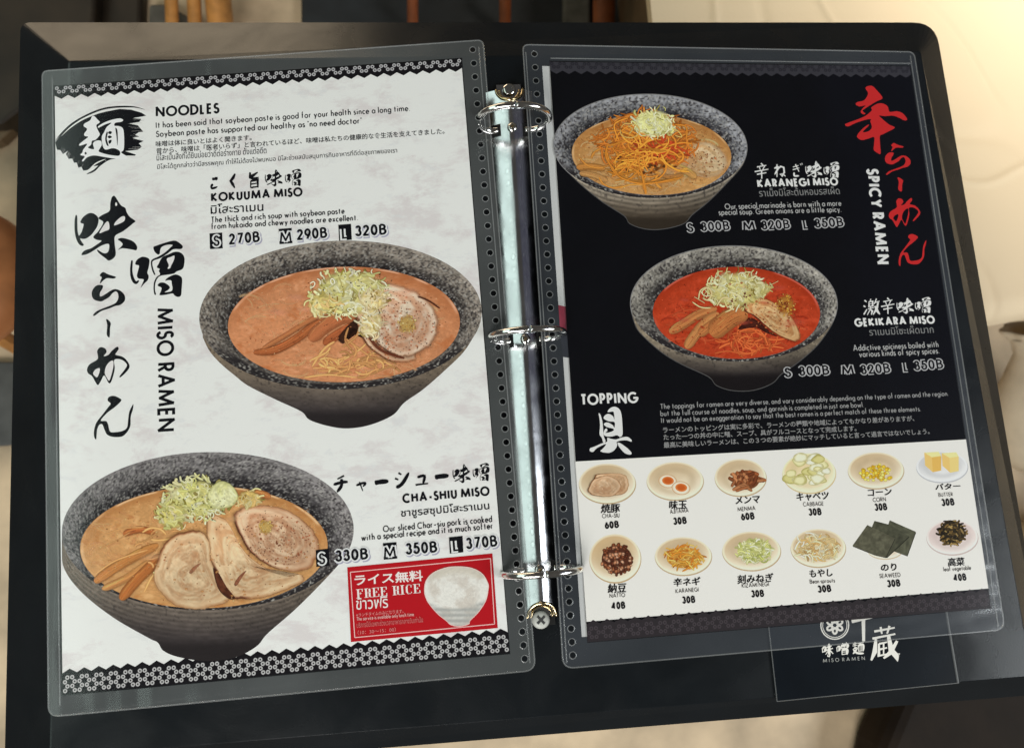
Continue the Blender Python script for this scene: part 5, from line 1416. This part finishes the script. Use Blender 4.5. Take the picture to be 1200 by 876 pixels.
# ================================================================== RIGHT SHEET
sr = thing('menu_sheet', 'black printed spicy ramen and topping menu page, in the right sleeve', 'menu page', matrix=RIGHT.matrix, group='printed menu pages in the sleeves')
RCn = [(644, 72.5), (1066, 78), (1161, 712), (688.5, 752)]
sheet_body('paper', sr, RIGHT, RCn, simple('black_paper', (0.0028, 0.0032, 0.0052), 0.5, noise=.15, spec=.03))
fR = sheet_mm(RIGHT, RCn)
mb = MB(); fill(mb, RIGHT, [[(674.2, 540.5), (1132, 514.6), (1158.3, 689), (687.3, 728)]], 8 * UM, (232, 229, 223)); mb.build('white_panel', INK, sr)
mb = MB(); hex_band(mb, fR, 0.0, 6.9, 1, 12 * UM, (58, 57, 63), (40, 39, 45)); mb.build('border_pattern', INK, sr)
mb = MB(); hex_band(mb, fR, 297, 287, -1, 12 * UM, (50, 46, 49), (68, 62, 66)); mb.build('border_pattern', INK, sr)
RED2 = (196, 44, 44); PW = (222, 221, 219)
zz = Z(16 * UM, .25 * UM)
mb = MB()
draw_brush(mb, RIGHT, 'kara', zz, RED2, NEAR)
s7 = 5.475
draw_brush(mb, RIGHT, 'ra', zz, RED2, NEAR, fit((107.5, 318.5, 146.5, 370), (1037, 167.5, 1067, 205)))
draw_brush(mb, RIGHT, 'bar', zz, RED2, NEAR, fit((124.5, 374, 130, 395), (1051.8, 208, 1058.5, 224.2)))
draw_brush(mb, RIGHT, 'me', zz, RED2, NEAR, fit((102, 406, 152, 451), (1041.5, 232, 1078.5, 266)))
draw_brush(mb, RIGHT, 'nn', zz, RED2, NEAR, fit((110, 464, 156.5, 515), (1053, 274.5, 1085.5, 312)))
mb.build('brush_title', INK, sr)
mb = MB(); write(mb, RIGHT, 'SPICY RAMEN', (1014.8, 197.5), (1028.2, 309.5), 14.6, .21, zz, PW); mb.build('sideways_title', INK, sr)
G2 = (168, 167, 166)
mb = MB()
for ch, b in (('辛', (884.4, 191.5, 901, 209.5)), ('ね', (906.2, 191.5, 921.5, 208)), ('ぎ', (926.4, 191.5, 940.6, 207.5))): kanji(mb, RIGHT, ch, *b, zz, PW)
mini(mb, RIGHT, zz, PW, NEAR, (943.6, 188.8, 963.6, 208.6), (965, 189.6, 983.5, 208.4))
mb.build('brush_dish_name', INK, sr)
mb = MB()
write(mb, RIGHT, 'KARANEGI MISO', (888, 220), (982.7, 217.4), 9.8, .22, zz, PW)
write_font(mb, RIGHT, 'ราเม็งมิโสะต้นหอมรสเผ็ด', (890, 230.4), (984.3, 227.4), 9.6, zz, (136, 136, 136), .0)
mb.build('dish_name', INK, sr)
mb = MB()
write(mb, RIGHT, 'Our special marinade is born with a more', (849.6, 245.6), (986.2, 241.4), 7.0, .145, zz, G2)
write(mb, RIGHT, 'special soup. Green onions are a little spicy.', (842.3, 252.4), (986.2, 248.6), 7.0, .145, zz, G2)
mb.build('description_text', INK, sr)
OUT = (176, 175, 176)
price_row(RIGHT, sr, [(a_, b_, c_, None) for a_, b_, c_ in (('S', (805.6, 272.6), (813.4, 272.2)), ('300B', (822, 271.4), (855.8, 269.8)), ('M', (872.2, 270.4), (884.2, 269.8)), ('320B', (893, 269.6), (926.4, 268)), ('L', (941.8, 268.6), (948, 268.2)), ('350B', (955.4, 267.4), (989.2, 265.6)))], zz, (20, 20, 24), OUT, None, 11.2)
mb = MB()
for ch, b in (('激', (1011, 349.8, 1031, 369.6)), ('辛', (1032.4, 349, 1048.6, 367.8))): kanji(mb, RIGHT, ch, *b, zz, PW)
mini(mb, RIGHT, zz, PW, NEAR, (1050.4, 348.8, 1070.8, 367.8), (1072, 348, 1091, 366.8))
mb.build('brush_dish_name', INK, sr)
mb = MB()
write(mb, RIGHT, 'GEKIKARA MISO', (1001.8, 383), (1096, 379.2), 10, .22, zz, PW)
write_font(mb, RIGHT, 'ราเมนมิโซะเผ็ดมาก', (1019, 393), (1094.3, 389.8), 9.6, zz, (136, 136, 136), .0)
mb.build('dish_name', INK, sr)
mb = MB()
write(mb, RIGHT, 'Addictive spiciness boiled with', (1000, 411.3), (1100, 406.8), 7.2, .145, zz, G2)
write(mb, RIGHT, 'various kinds of spicy spices.', (1007, 418.6), (1101, 414.2), 7.2, .145, zz, G2)
mb.build('description_text', INK, sr)
price_row(RIGHT, sr, [(a_, b_, c_, None) for a_, b_, c_ in (('S', (919.8, 442.4), (928, 441.8)), ('300B', (936.8, 440.6), (972.6, 439)), ('M', (988, 439.4), (1000, 438.8)), ('320B', (1009.2, 439), (1044, 436.6)), ('L', (1059, 435.6), (1065.4, 435.2)), ('350B', (1071.8, 434.4), (1106, 431.8)))], zz, (20, 20, 24), OUT, None, 11.8)
mb = MB(); write(mb, RIGHT, 'TOPPING', (680.6, 475), (748.2, 472), 13.4, .19, zz, PW); draw_brush(mb, RIGHT, 'gu', zz, PW, NEAR); mb.build('heading', INK, sr)
mb = MB(); G3 = (150, 149, 149)
write(mb, RIGHT, 'The toppings for ramen are very diverse, and vary considerably depending on the type of ramen and the region.', (773.9, 479.4), (1111.5, 463.8), 6.4, .135, zz, G3)
write(mb, RIGHT, 'but the full course of noodles, soup, and garnish is completed in just one bowl.', (773.9, 487.6), (1012.2, 477), 6.4, .135, zz, G3)
write(mb, RIGHT, 'It would not be an exaggeration to say that the best ramen is a perfect match of these three elements.', (774.8, 495.6), (1079, 481.8), 6.4, .135, zz, G3)
for s, a_, b_ in (('ラーメンのトッピングは実に多彩で、ラーメンの種類や地域によってもかなり差がありますが、', (777, 507.2), (1071.4, 493.2)), ('たった一つの丼の中に麺、スープ、具がフルコースとなって完成します。', (777.6, 515.6), (1003.6, 505)), ('最高に美味しいラーメンは、この３つの要素が絶妙にマッチしていると言って過言ではないでしょう。', (777.9, 524.8), (1089.3, 508.4))):
    write_font(mb, RIGHT, s, a_, b_, 7.0, zz, G3, .012)
mb.build('topping_text', INK, sr)

# picture 3: karanegi
zC = zoom(620, 60, 3.81)
LIP = (132, 130, 130)
picC = bowl_picture(RIGHT, sr, 'ramen_picture', 'printed picture of the bowl heaped with orange chilli threads at the top of the black page', (762, 171.5, 113, 60.5, 1.5), (763.5, 181.5, 93.5, 47, 2),
  zC([(113, 420), (128, 470), (150, 510), (230, 592), (330, 672), (425, 733), (450, 768), (520, 792), (600, 792), (690, 768), (728, 728), (800, 670), (880, 590), (950, 510), (972, 440)]),
  (198, 146, 88), 71, (134, 134, 138), (166, 154, 138), (66, 57, 48), edge=LIP, foot_from=.80, lines=.16)
zz = Z(45 * UM, .40 * UM)
sunk(RIGHT, picC, arcs_in(762, 184, 86, 40, 90, 65, 26, .5), zz, (178, 122, 70), 2.4, 8)
sunk(RIGHT, picC, arcs_in(762, 185, 84, 39, 150, 75, 26, .5), zz, (232, 188, 132), 2.6, 18)
slice_(RIGHT, picC, 'pork_slice', zC([(720, 420), (775, 395), (850, 420), (895, 480), (880, 540), (820, 572), (760, 568), (700, 548), (650, 520), (690, 470)]), zz, (212, 168, 118), (230, 206, 168), (140, 88, 46), 41, 60, None, (70, 150), .4, .30)
shoots(RIGHT, picC, [(zC([(212, 520), (270, 515), (338, 525)]), 8, (204, 138, 70)), (zC([(225, 545), (290, 555), (350, 580)]), 7, (208, 152, 92)), (zC([(640, 510), (700, 535), (745, 565)]), 9, (216, 160, 92)), (zC([(560, 545), (620, 560), (690, 552)]), 5, (190, 130, 70))], zz, 3)
strands(RIGHT, picC, 'noodles', arcs_in(750, 190, 54, 32, 46, 12, 34, .55) + [zC(q) for q in ([(345, 440), (370, 520), (440, 570), (520, 585)], [(340, 470), (400, 560), (500, 590), (640, 580), (690, 555)], [(360, 480), (430, 570), (560, 580), (670, 565)], [(500, 470), (510, 560), (525, 635)], [(330, 520), (400, 500), (470, 520)])], zz, (212, 144, 66), 2.3, 4, .2)
strands(RIGHT, picC, 'chilli_threads', arcs_in(756, 166, 56, 34, 340, 22, 28, .65), zz, (206, 122, 52), 1.6, 5, .25)
strands(RIGHT, picC, 'chilli_threads', arcs_in(768, 174, 30, 15, 60, 25, 26, .6), zz, (190, 76, 42), 1.6, 6, .2)
mb = MB(); flecks(mb, RIGHT, 34, in_ell(758, 190, 36, 15), zz, (92, 56, 30), .8, 2.6, 8); mb.build('shadow_gaps', INK, picC)
strands(RIGHT, picC, 'chilli_threads', arcs_in(752, 180, 44, 26, 54, 29, 40, .6) + [zC(q) for q in ([(345, 440), (370, 530), (440, 580), (540, 592), (680, 565)], [(350, 420), (345, 480), (400, 560)], [(480, 470), (505, 560), (520, 640)], [(400, 400), (380, 330), (440, 300)], [(650, 330), (700, 340), (700, 400)])], zz, (220, 142, 58), 1.9, 15, .2)
scallions(RIGHT, picC, np.array(zC([(553, 322)])[0]), 26, 19, 130, zz, 9, [(228, 224, 164), (236, 232, 182), (220, 216, 142), (240, 238, 204)], 1.7, 8, under=(224, 220, 150))
strands(RIGHT, picC, 'onion_rings', [zC(q) for q in ([(408, 345), (430, 325), (480, 335), (490, 365), (460, 388), (415, 380), (405, 350)], [(640, 350), (665, 360), (680, 385), (650, 378)], [(440, 335), (460, 350), (445, 372)])], zz, (222, 186, 106), 1.8, 4)
mb = MB(); flecks(mb, RIGHT, 60, in_ell(775, 180, 62, 34), zz, (96, 54, 26), .25, .7, 21); mb.build('pepper', INK, picC)

# picture 4: gekikara
zD = zoom(720, 270, 4.171)
picD = bowl_picture(RIGHT, sr, 'ramen_picture', 'printed picture of the red spicy ramen bowl in the middle of the black page', (860, 356, 120.8, 67.5, .7), (863, 366.5, 98, 53.8, .7),
  zD([(83, 385), (100, 450), (130, 502), (230, 592), (330, 652), (460, 712), (500, 755), (580, 780), (680, 778), (770, 745), (815, 700), (900, 640), (990, 560), (1060, 460), (1086, 385)]),
  (186, 66, 38), 83, (136, 131, 123), (156, 142, 122), (36, 32, 34), edge=LIP, foot_from=.76)
zz = Z(45 * UM, .40 * UM)
sunk(RIGHT, picD, arcs_in(863, 376, 84, 40, 70, 76, 22, .5), zz, (158, 48, 30), 2.6, 7)
sunk(RIGHT, picD, arcs_in(863, 378, 80, 38, 70, 66, 24, .5), zz, (210, 96, 58), 2.6, 8)
strands(RIGHT, picD, 'noodles', arcs_in(872, 398, 38, 17, 44, 31, 26, .55) + [zD(q) for q in ([(640, 560), (680, 500), (740, 520), (770, 590)], [(600, 500), (660, 480), (720, 500), (750, 560)], [(580, 510), (600, 560), (610, 600)], [(490, 600), (560, 590), (640, 610)], [(740, 520), (765, 560), (750, 590)])], zz, (214, 104, 58), 1.9, 9, .2)
shoots(RIGHT, picD, [(zD([(268, 498), (340, 455), (410, 412), (500, 380)]), 11, (206, 132, 78)), (zD([(350, 575), (390, 515), (440, 455), (510, 405)]), 12, (210, 140, 84)), (zD([(410, 510), (470, 465), (530, 420)]), 11, (204, 130, 76)),
  (zD([(470, 510), (530, 455), (590, 415), (650, 400)]), 23, (202, 126, 72))], zz, 5)
clump(RIGHT, picD, 'shadow_gap', [(zD([(600, 482), (640, 440), (660, 425), (700, 440), (760, 490), (800, 520), (740, 500), (690, 470), (640, 480)]), (78, 36, 28), (46, 22, 20))], zz, 5)
slice_(RIGHT, picD, 'pork_slice', zD([(630, 340), (700, 325), (790, 355), (860, 410), (910, 500), (895, 545), (815, 520), (745, 472), (680, 415), (635, 390)]), zz, (200, 142, 92), (228, 192, 140), (80, 36, 26), 45, 40, None, (110, 215), .8, .10)
crumbs(RIGHT, picD, 'ginger_paste', np.array(zD([(835, 365)])[0]), 12, 13, 80, zz, 8, [(222, 160, 62), (196, 122, 48), (232, 184, 96), (170, 84, 40)])
mb = MB(); flecks(mb, RIGHT, 16, in_ell(918, 358, 5, 4), zz, (110, 48, 30), .6, 1.5, 6); mb.build('chilli_flakes', INK, picD)
scallions(RIGHT, picD, np.array(zD([(590, 290)])[0]), 37, 24, 130, zz, 11, [(236, 228, 178), (226, 216, 150), (240, 236, 200), (214, 200, 134)], 1.7, 12, rings=6)
scallions(RIGHT, picD, np.array(zD([(695, 285)])[0]), 18, 13, 44, zz, 12, [(214, 208, 154), (200, 184, 120), (228, 220, 176)], 1.6, 9)
strands(RIGHT, picD, 'onion_rings', [zD(q) for q in ([(410, 340), (420, 295), (455, 280), (475, 310), (455, 340), (430, 330)], [(500, 370), (530, 330), (570, 340), (575, 380), (540, 400)], [(380, 350), (420, 375), (470, 380)], [(390, 325), (440, 355)], [(755, 270), (800, 248)], [(560, 300), (610, 320), (625, 350)])], zz, (232, 214, 160), 1.9, 3)
mb = MB(); flecks(mb, RIGHT, 12, in_ell(868, 350, 12, 8), zz, (110, 56, 40), .8, 1.8, 6); flecks(mb, RIGHT, 70, in_ell(862, 368, 70, 36), zz, (110, 46, 28), .25, .7, 7); mb.build('pepper', INK, picD)

# ---------------------------------------------------------------- the twelve toppings
TOPS = []
def dish(name, cx, cy, rx, ry, plate, shade, foodfn, cap, en, pr, cjk, lab):
    pic = bpy.data.objects.new('topping_picture', None); COLL.objects.link(pic); pic.parent = sr; pic.empty_display_size = .004
    pic['label'] = lab
    z = Z(20 * UM, .6 * UM)
    if plate is not None:
        mb = MB()
        fill(mb, RIGHT, [ell(cx + .3, cy + 1.2, rx * 1.02, ry * 1.02, 0, 48)], z(), np.asarray(shade) * .93)
        def cf(x, y, r):
            g = (y - cy) / ry
            c = mixc(shade, plate, sstep(-.9, .9, g + .35 * (x - cx) / rx))
            c = mixc(c, np.asarray(shade) * .92, sstep(.35, .62, r) * (1 - sstep(.62, .9, r)) * .5)
            c = mixc(c, np.minimum(np.asarray(plate) * 1.06, 250), sstep(.90, .97, r) * .7)
            return c * (.98 + .04 * fbm(x, y, 6, 3))[:, None]
        disc(mb, RIGHT, (cx, cy), ell(cx, cy, rx, ry, 0, 64), z(), cf, 20)
        mb.build('dish', INK, pic)
    foodfn(pic, z)
    mb = MB(); z.z = 150 * UM
    (s, a_, b_, h) = cjk
    for q in (0, .45): write_font(mb, RIGHT, s, (a_[0] + q, a_[1]), (b_[0] + q, b_[1] + q * .3), h, z, (28, 26, 28), .008, .12, .012, len(s))
    s, a_, b_, h = en; write(mb, RIGHT, s, a_, b_, h, .13, z, (80, 76, 74))
    s, a_, b_ = pr; write(mb, RIGHT, s, a_, b_, 8.6, .22, z, (26, 25, 27))
    mb.build('caption', INK, pic)
def bits(pic, name, z, n, cen, rx, ry, cols, w, ln, seed, bend=.5, under=None):
    mb = MB(); rs = random.Random(seed)
    if under is not None:
        disc(mb, RIGHT, cen, ell(cen[0], cen[1], rx * .95, ry * .95, 0, 40), z(), lambda x, y, r: np.asarray(under) * (.8 + .4 * fbm(x, y, 4, seed))[:, None], 8)
    it = []
    for _ in range(n):
        x, y = in_ell(cen[0], cen[1], rx, ry)(rs); it.append((x, y))
    it.sort(key=lambda p: p[1])
    for x, y in it:
        a_ = rs.random() * 3.1416; L = ln * rs.uniform(.6, 1.2) / 2
        c = np.asarray(rs.choice(cols), float) * rs.uniform(.85, 1.1)
        dx, dy = math.cos(a_) * L, math.sin(a_) * L * .75; b_ = rs.uniform(-bend, bend)
        ribbon(mb, RIGHT, [(x - dx, y - dy), (x - dy * b_, y + dx * b_), (x + dx, y + dy)], w * rs.uniform(.75, 1.2), z(), c * .66, np.minimum(c * 1.1, 250), .4, 4)
    return mb.build(name, INK, pic)
CR, CRS = (240, 227, 203), (203, 177, 140)
def f_pork(p, z):
    slice_(RIGHT, p, 'pork_slice', [(697, 557), (712, 554), (732, 556), (737, 566), (733, 577), (715, 580), (700, 570)], z, (204, 162, 122), (224, 190, 154), (124, 78, 46), 61)
    slice_(RIGHT, p, 'pork_slice', [(690, 570), (696, 561), (712, 557), (724, 562), (728, 572), (718, 581), (700, 581), (690, 577)], z, (208, 168, 130), (226, 194, 160), (134, 88, 54), 62)
def f_egg(p, z):
    for cx, cy in ((782.5, 563.5), (798, 571.5)):
        mb = MB()
        disc(mb, RIGHT, (cx, cy), ell(cx, cy, 11, 8, 8, 40), z(), lambda x, y, r: mixc((240, 226, 204), (196, 150, 104), sstep(.8, 1, r)), 10)
        disc(mb, RIGHT, (cx + .3, cy - .6), ell(cx + .3, cy - .6, 7, 4.8, 5, 32), z(), lambda x, y, r: mixc((196, 92, 40), (222, 134, 72), sstep(.5, 1, r) + .3 * (fbm(x, y, 4, 5) - .5)), 8)
        mb.build('egg_half', INK, p)
def f_menma(p, z): bits(p, 'bamboo_strips', z, 34, (874, 562), 17, 12, [(168, 104, 66), (140, 80, 48), (188, 124, 82), (120, 64, 40)], 4.2, 15, 71, .3, (120, 70, 44))
def f_cab(p, z):
    mb = MB(); rs = random.Random(4)
    for _ in range(26):
        x, y = in_ell(947, 551, 25, 17)(rs); s = rs.uniform(5, 10); a0 = rs.random() * 6
        O = catmull([(x + s * math.cos(a0 + t) * rs.uniform(.7, 1.2), y + s * .62 * math.sin(a0 + t) * rs.uniform(.7, 1.2)) for t in np.linspace(0, 6.28, 7)[:-1]], 4, True)
        hue = rs.choice([(240, 236, 206), (232, 226, 176), (236, 234, 214), (214, 206, 140)])
        disc(mb, RIGHT, O.mean(0), O, z(), lambda x, y, r, h=hue: mixc(h, np.asarray(h) * (.80, .78, .64), sstep(.55, 1, r + .5 * (fbm(x, y, 4, 7) - .5))), 7)
    mb.build('cabbage_leaves', INK, p)
def f_corn(p, z):
    mb = MB(); rs = random.Random(14)
    for _ in range(90):
        x, y = in_ell(1027, 555.5, 19, 9.5)(rs)
        y -= max(0, 1 - abs(x - 1027) / 14) * 3
        k = rs.uniform(1.7, 2.6); c = np.asarray(rs.choice([(232, 190, 58), (240, 208, 84), (214, 166, 42), (244, 220, 120)]), float)
        disc(mb, RIGHT, (x, y), ell(x, y, k, k * .85, 0, 9), z(), lambda a, b, r, c=c: mixc(np.minimum(c * 1.06, 250), c * .74, sstep(.45, 1, r)), 4)
    mb.build('corn_kernels', INK, p)
def f_butter(p, z):
    for dx, dy in ((0, 0), (20.5, .6)):
        mb = MB(); x, y = 1083 + dx, 530 + dy
        fill(mb, RIGHT, [[(x, y), (x + 17, y - 1), (x + 20, y + 4), (x + 9, y + 5.5)]], z(), (242, 226, 158))
        fill(mb, RIGHT, [[(x, y), (x + 9, y + 5.5), (x + 10, y + 23), (x + 1, y + 15)]], z(), (232, 196, 118))
        fill(mb, RIGHT, [[(x + 9, y + 5.5), (x + 20, y + 4), (x + 20, y + 21), (x + 10, y + 23)]], z(), (226, 182, 96) if dx == 0 else (236, 208, 132))
        mb.build('butter_block', INK, p)
def f_natto(p, z):
    mb = MB(); rs = random.Random(24)
    disc(mb, RIGHT, (723, 655), ell(723, 655, 18, 17, 0, 30), z(), lambda x, y, r: np.asarray((84, 48, 36)) * np.ones((len(x), 1)), 4)
    for _ in range(110):
        x, y = in_ell(723, 655, 19, 18)(rs); k = rs.uniform(1.9, 3.2); c = np.asarray(rs.choice([(150, 92, 62), (118, 66, 44), (176, 120, 88), (92, 50, 36), (196, 148, 118)]), float)
        disc(mb, RIGHT, (x, y), ell(x, y, k, k * .72, rs.uniform(0, 180), 9), z(), lambda a, b, r, c=c: mixc(np.minimum(c * 1.15, 240), c * .55, sstep(.35, 1, r)), 4)
    mb.build('natto_beans', INK, p)
def f_negi(p, z): bits(p, 'onion_shreds', z, 90, (802, 653), 22, 13, [(226, 160, 66), (210, 134, 50), (236, 186, 100), (196, 116, 44)], 1.8, 15, 33, .6, (206, 146, 66))
def f_kiz(p, z): bits(p, 'chopped_onion', z, 110, (884, 645), 21, 14, [(206, 206, 130), (222, 220, 160), (186, 190, 106), (232, 230, 186)], 2.0, 9, 34, .6, (196, 196, 120))
def f_moy(p, z): bits(p, 'bean_sprouts', z, 90, (958.5, 641), 25, 15, [(236, 216, 170), (224, 196, 140), (242, 228, 192), (206, 168, 108)], 1.9, 16, 35, .6, (218, 190, 140))
def f_nori(p, z):
    zf = zoom(900, 520, 4.171)
    for pts, c in (([(595, 372), (722, 428), (680, 545), (560, 500), (575, 430)], (84, 84, 68)), ([(520, 375), (600, 395), (690, 450), (580, 553), (470, 500)], (74, 74, 60)), ([(485, 395), (560, 430), (620, 460), (575, 553), (520, 540), (412, 497)], (90, 88, 72))):
        mb = MB(); P = np.array(zf(pts)); c0 = P.mean(0)
        Q = np.concatenate([np.linspace(P[i], P[(i + 1) % len(P)], 8, endpoint=False) for i in range(len(P))])
        fill(mb, RIGHT, [Q + np.array([.5, .9])], z(), np.asarray(c) * .55)
        disc(mb, RIGHT, c0, Q, z(), lambda x, y, r, c=c: np.asarray(c) * (.7 + .6 * fbm(x, y, 3.2, 9))[:, None], 16)
        mb.build('seaweed_sheet', INK, p)
def f_tak(p, z): bits(p, 'pickled_leaves', z, 120, (1116, 624), 15.5, 15, [(74, 58, 30), (46, 38, 20), (118, 92, 48), (34, 28, 18), (158, 130, 78)], 2.4, 8, 36, .6, (52, 42, 24))
dish('cs', 711.5, 566, 33, 23, CR, CRS, f_pork, None, ('CHA-SIU', (705.7, 607), (726, 606), 5.2), ('60B', (709, 619.6), (725.6, 618)), ('焼豚', (703.8, 601), (726.5, 600), 10.5), 'topping picture of two roast pork slices on a cream dish')
dish('aj', 791, 563, 33, 22, (241, 229, 205), (208, 183, 147), f_egg, None, ('AJITAMA', (785.3, 602), (807, 600), 5.2), ('30B', (789.4, 614.8), (805, 613.4)), ('味玉', (784, 596.8), (804.8, 595.8), 10.5), 'topping picture of two egg halves on a cream dish')
dish('me', 867.7, 559, 30, 21.5, (241, 229, 205), (208, 183, 147), f_menma, None, ('MENMA', (864.5, 599), (885.3, 597.4), 5), ('60B', (868.7, 609.6), (884.5, 608.2)), ('メンマ', (862, 590.6), (890.7, 588.8), 9), 'topping picture of brown bamboo strips on a cream dish')
dish('ca', 948, 554, 31, 23, (244, 232, 200), (228, 206, 158), f_cab, None, ('CABBAGE', (941.2, 593.2), (965.2, 592.2), 5), ('30B', (948, 604.2), (963, 603.2)), ('キャベツ', (933.6, 587), (971.4, 585), 9.6), 'topping picture of pale cabbage leaves on a cream dish')
dish('co', 1026.3, 550.7, 32.5, 21, (241, 229, 205), (208, 183, 147), f_corn, None, ('CORN', (1023, 588), (1038.3, 587), 5), ('30B', (1025.4, 598.4), (1040, 597.4)), ('コーン', (1016.8, 581.4), (1045, 579.4), 8), 'topping picture of yellow corn kernels on a cream dish')
dish('bu', 1103.8, 546.4, 30, 18, (236, 234, 232), (206, 206, 208), f_butter, None, ('BUTTER', (1099.7, 581.9), (1116.6, 581), 4.6), ('30B', (1103.8, 592.9), (1118.8, 591.8)), ('バター', (1095.9, 573.9), (1125.4, 572.4), 7), 'topping picture of two butter blocks on a white plate')
dish('na', 720.7, 653.5, 30, 28, (242, 230, 206), (208, 178, 136), f_natto, None, ('NATTO', (714.3, 700.2), (732.6, 699), 5), ('40B', (716.6, 714), (733, 712.6)), ('納豆', (712, 694.6), (734, 693.4), 11), 'topping picture of brown natto beans in a cream bowl')
dish('ka', 800.6, 651, 33, 22, (241, 229, 205), (208, 183, 147), f_negi, None, ('KARANEGI', (791.7, 694.8), (818.8, 692.6), 5), ('30B', (799.7, 707), (815, 705.8)), ('辛ネギ', (789.4, 686.8), (820.8, 685), 9.6), 'topping picture of orange spicy onion shreds on a cream dish')
dish('ki', 880.5, 645, 34, 22.5, (241, 229, 205), (208, 183, 147), f_kiz, None, ('KIZAMI NEGI', (869.4, 688.5), (901, 686.2), 5), ('30B', (880.6, 699.8), (895.6, 698.8)), ('刻みねぎ', (864, 684), (906.6, 681.2), 10.4), 'topping picture of green chopped onion on a cream dish')
dish('mo', 958.7, 641.5, 32, 22, (241, 229, 205), (208, 183, 147), f_moy, None, ('Bean sprouts', (949, 683.6), (978.6, 682), 5), ('30B', (958.7, 694.3), (974.4, 693)), ('もやし', (948.7, 676.2), (975.5, 674.6), 9), 'topping picture of pale bean sprouts on a cream dish')
dish('no', 1037, 644, 20, 10, (240, 230, 214), (226, 206, 176), f_nori, None, ('SEAWEED', (1030.7, 677), (1055.4, 675.4), 5), ('30B', (1040, 687.9), (1055.5, 686.6)), ('のり', (1032.6, 669), (1050.6, 667.8), 8.4), 'topping picture of three dark seaweed sheets')
dish('ta', 1115.8, 629, 30, 20, (238, 226, 220), (216, 196, 190), f_tak, None, ('leaf vegetable', (1105.7, 669.2), (1138, 667.2), 5), ('40B', (1117.7, 681), (1132.8, 679.6)), ('高菜', (1111, 663.4), (1130.6, 662.2), 9.8), 'topping picture of dark pickled leaves on a white plate')
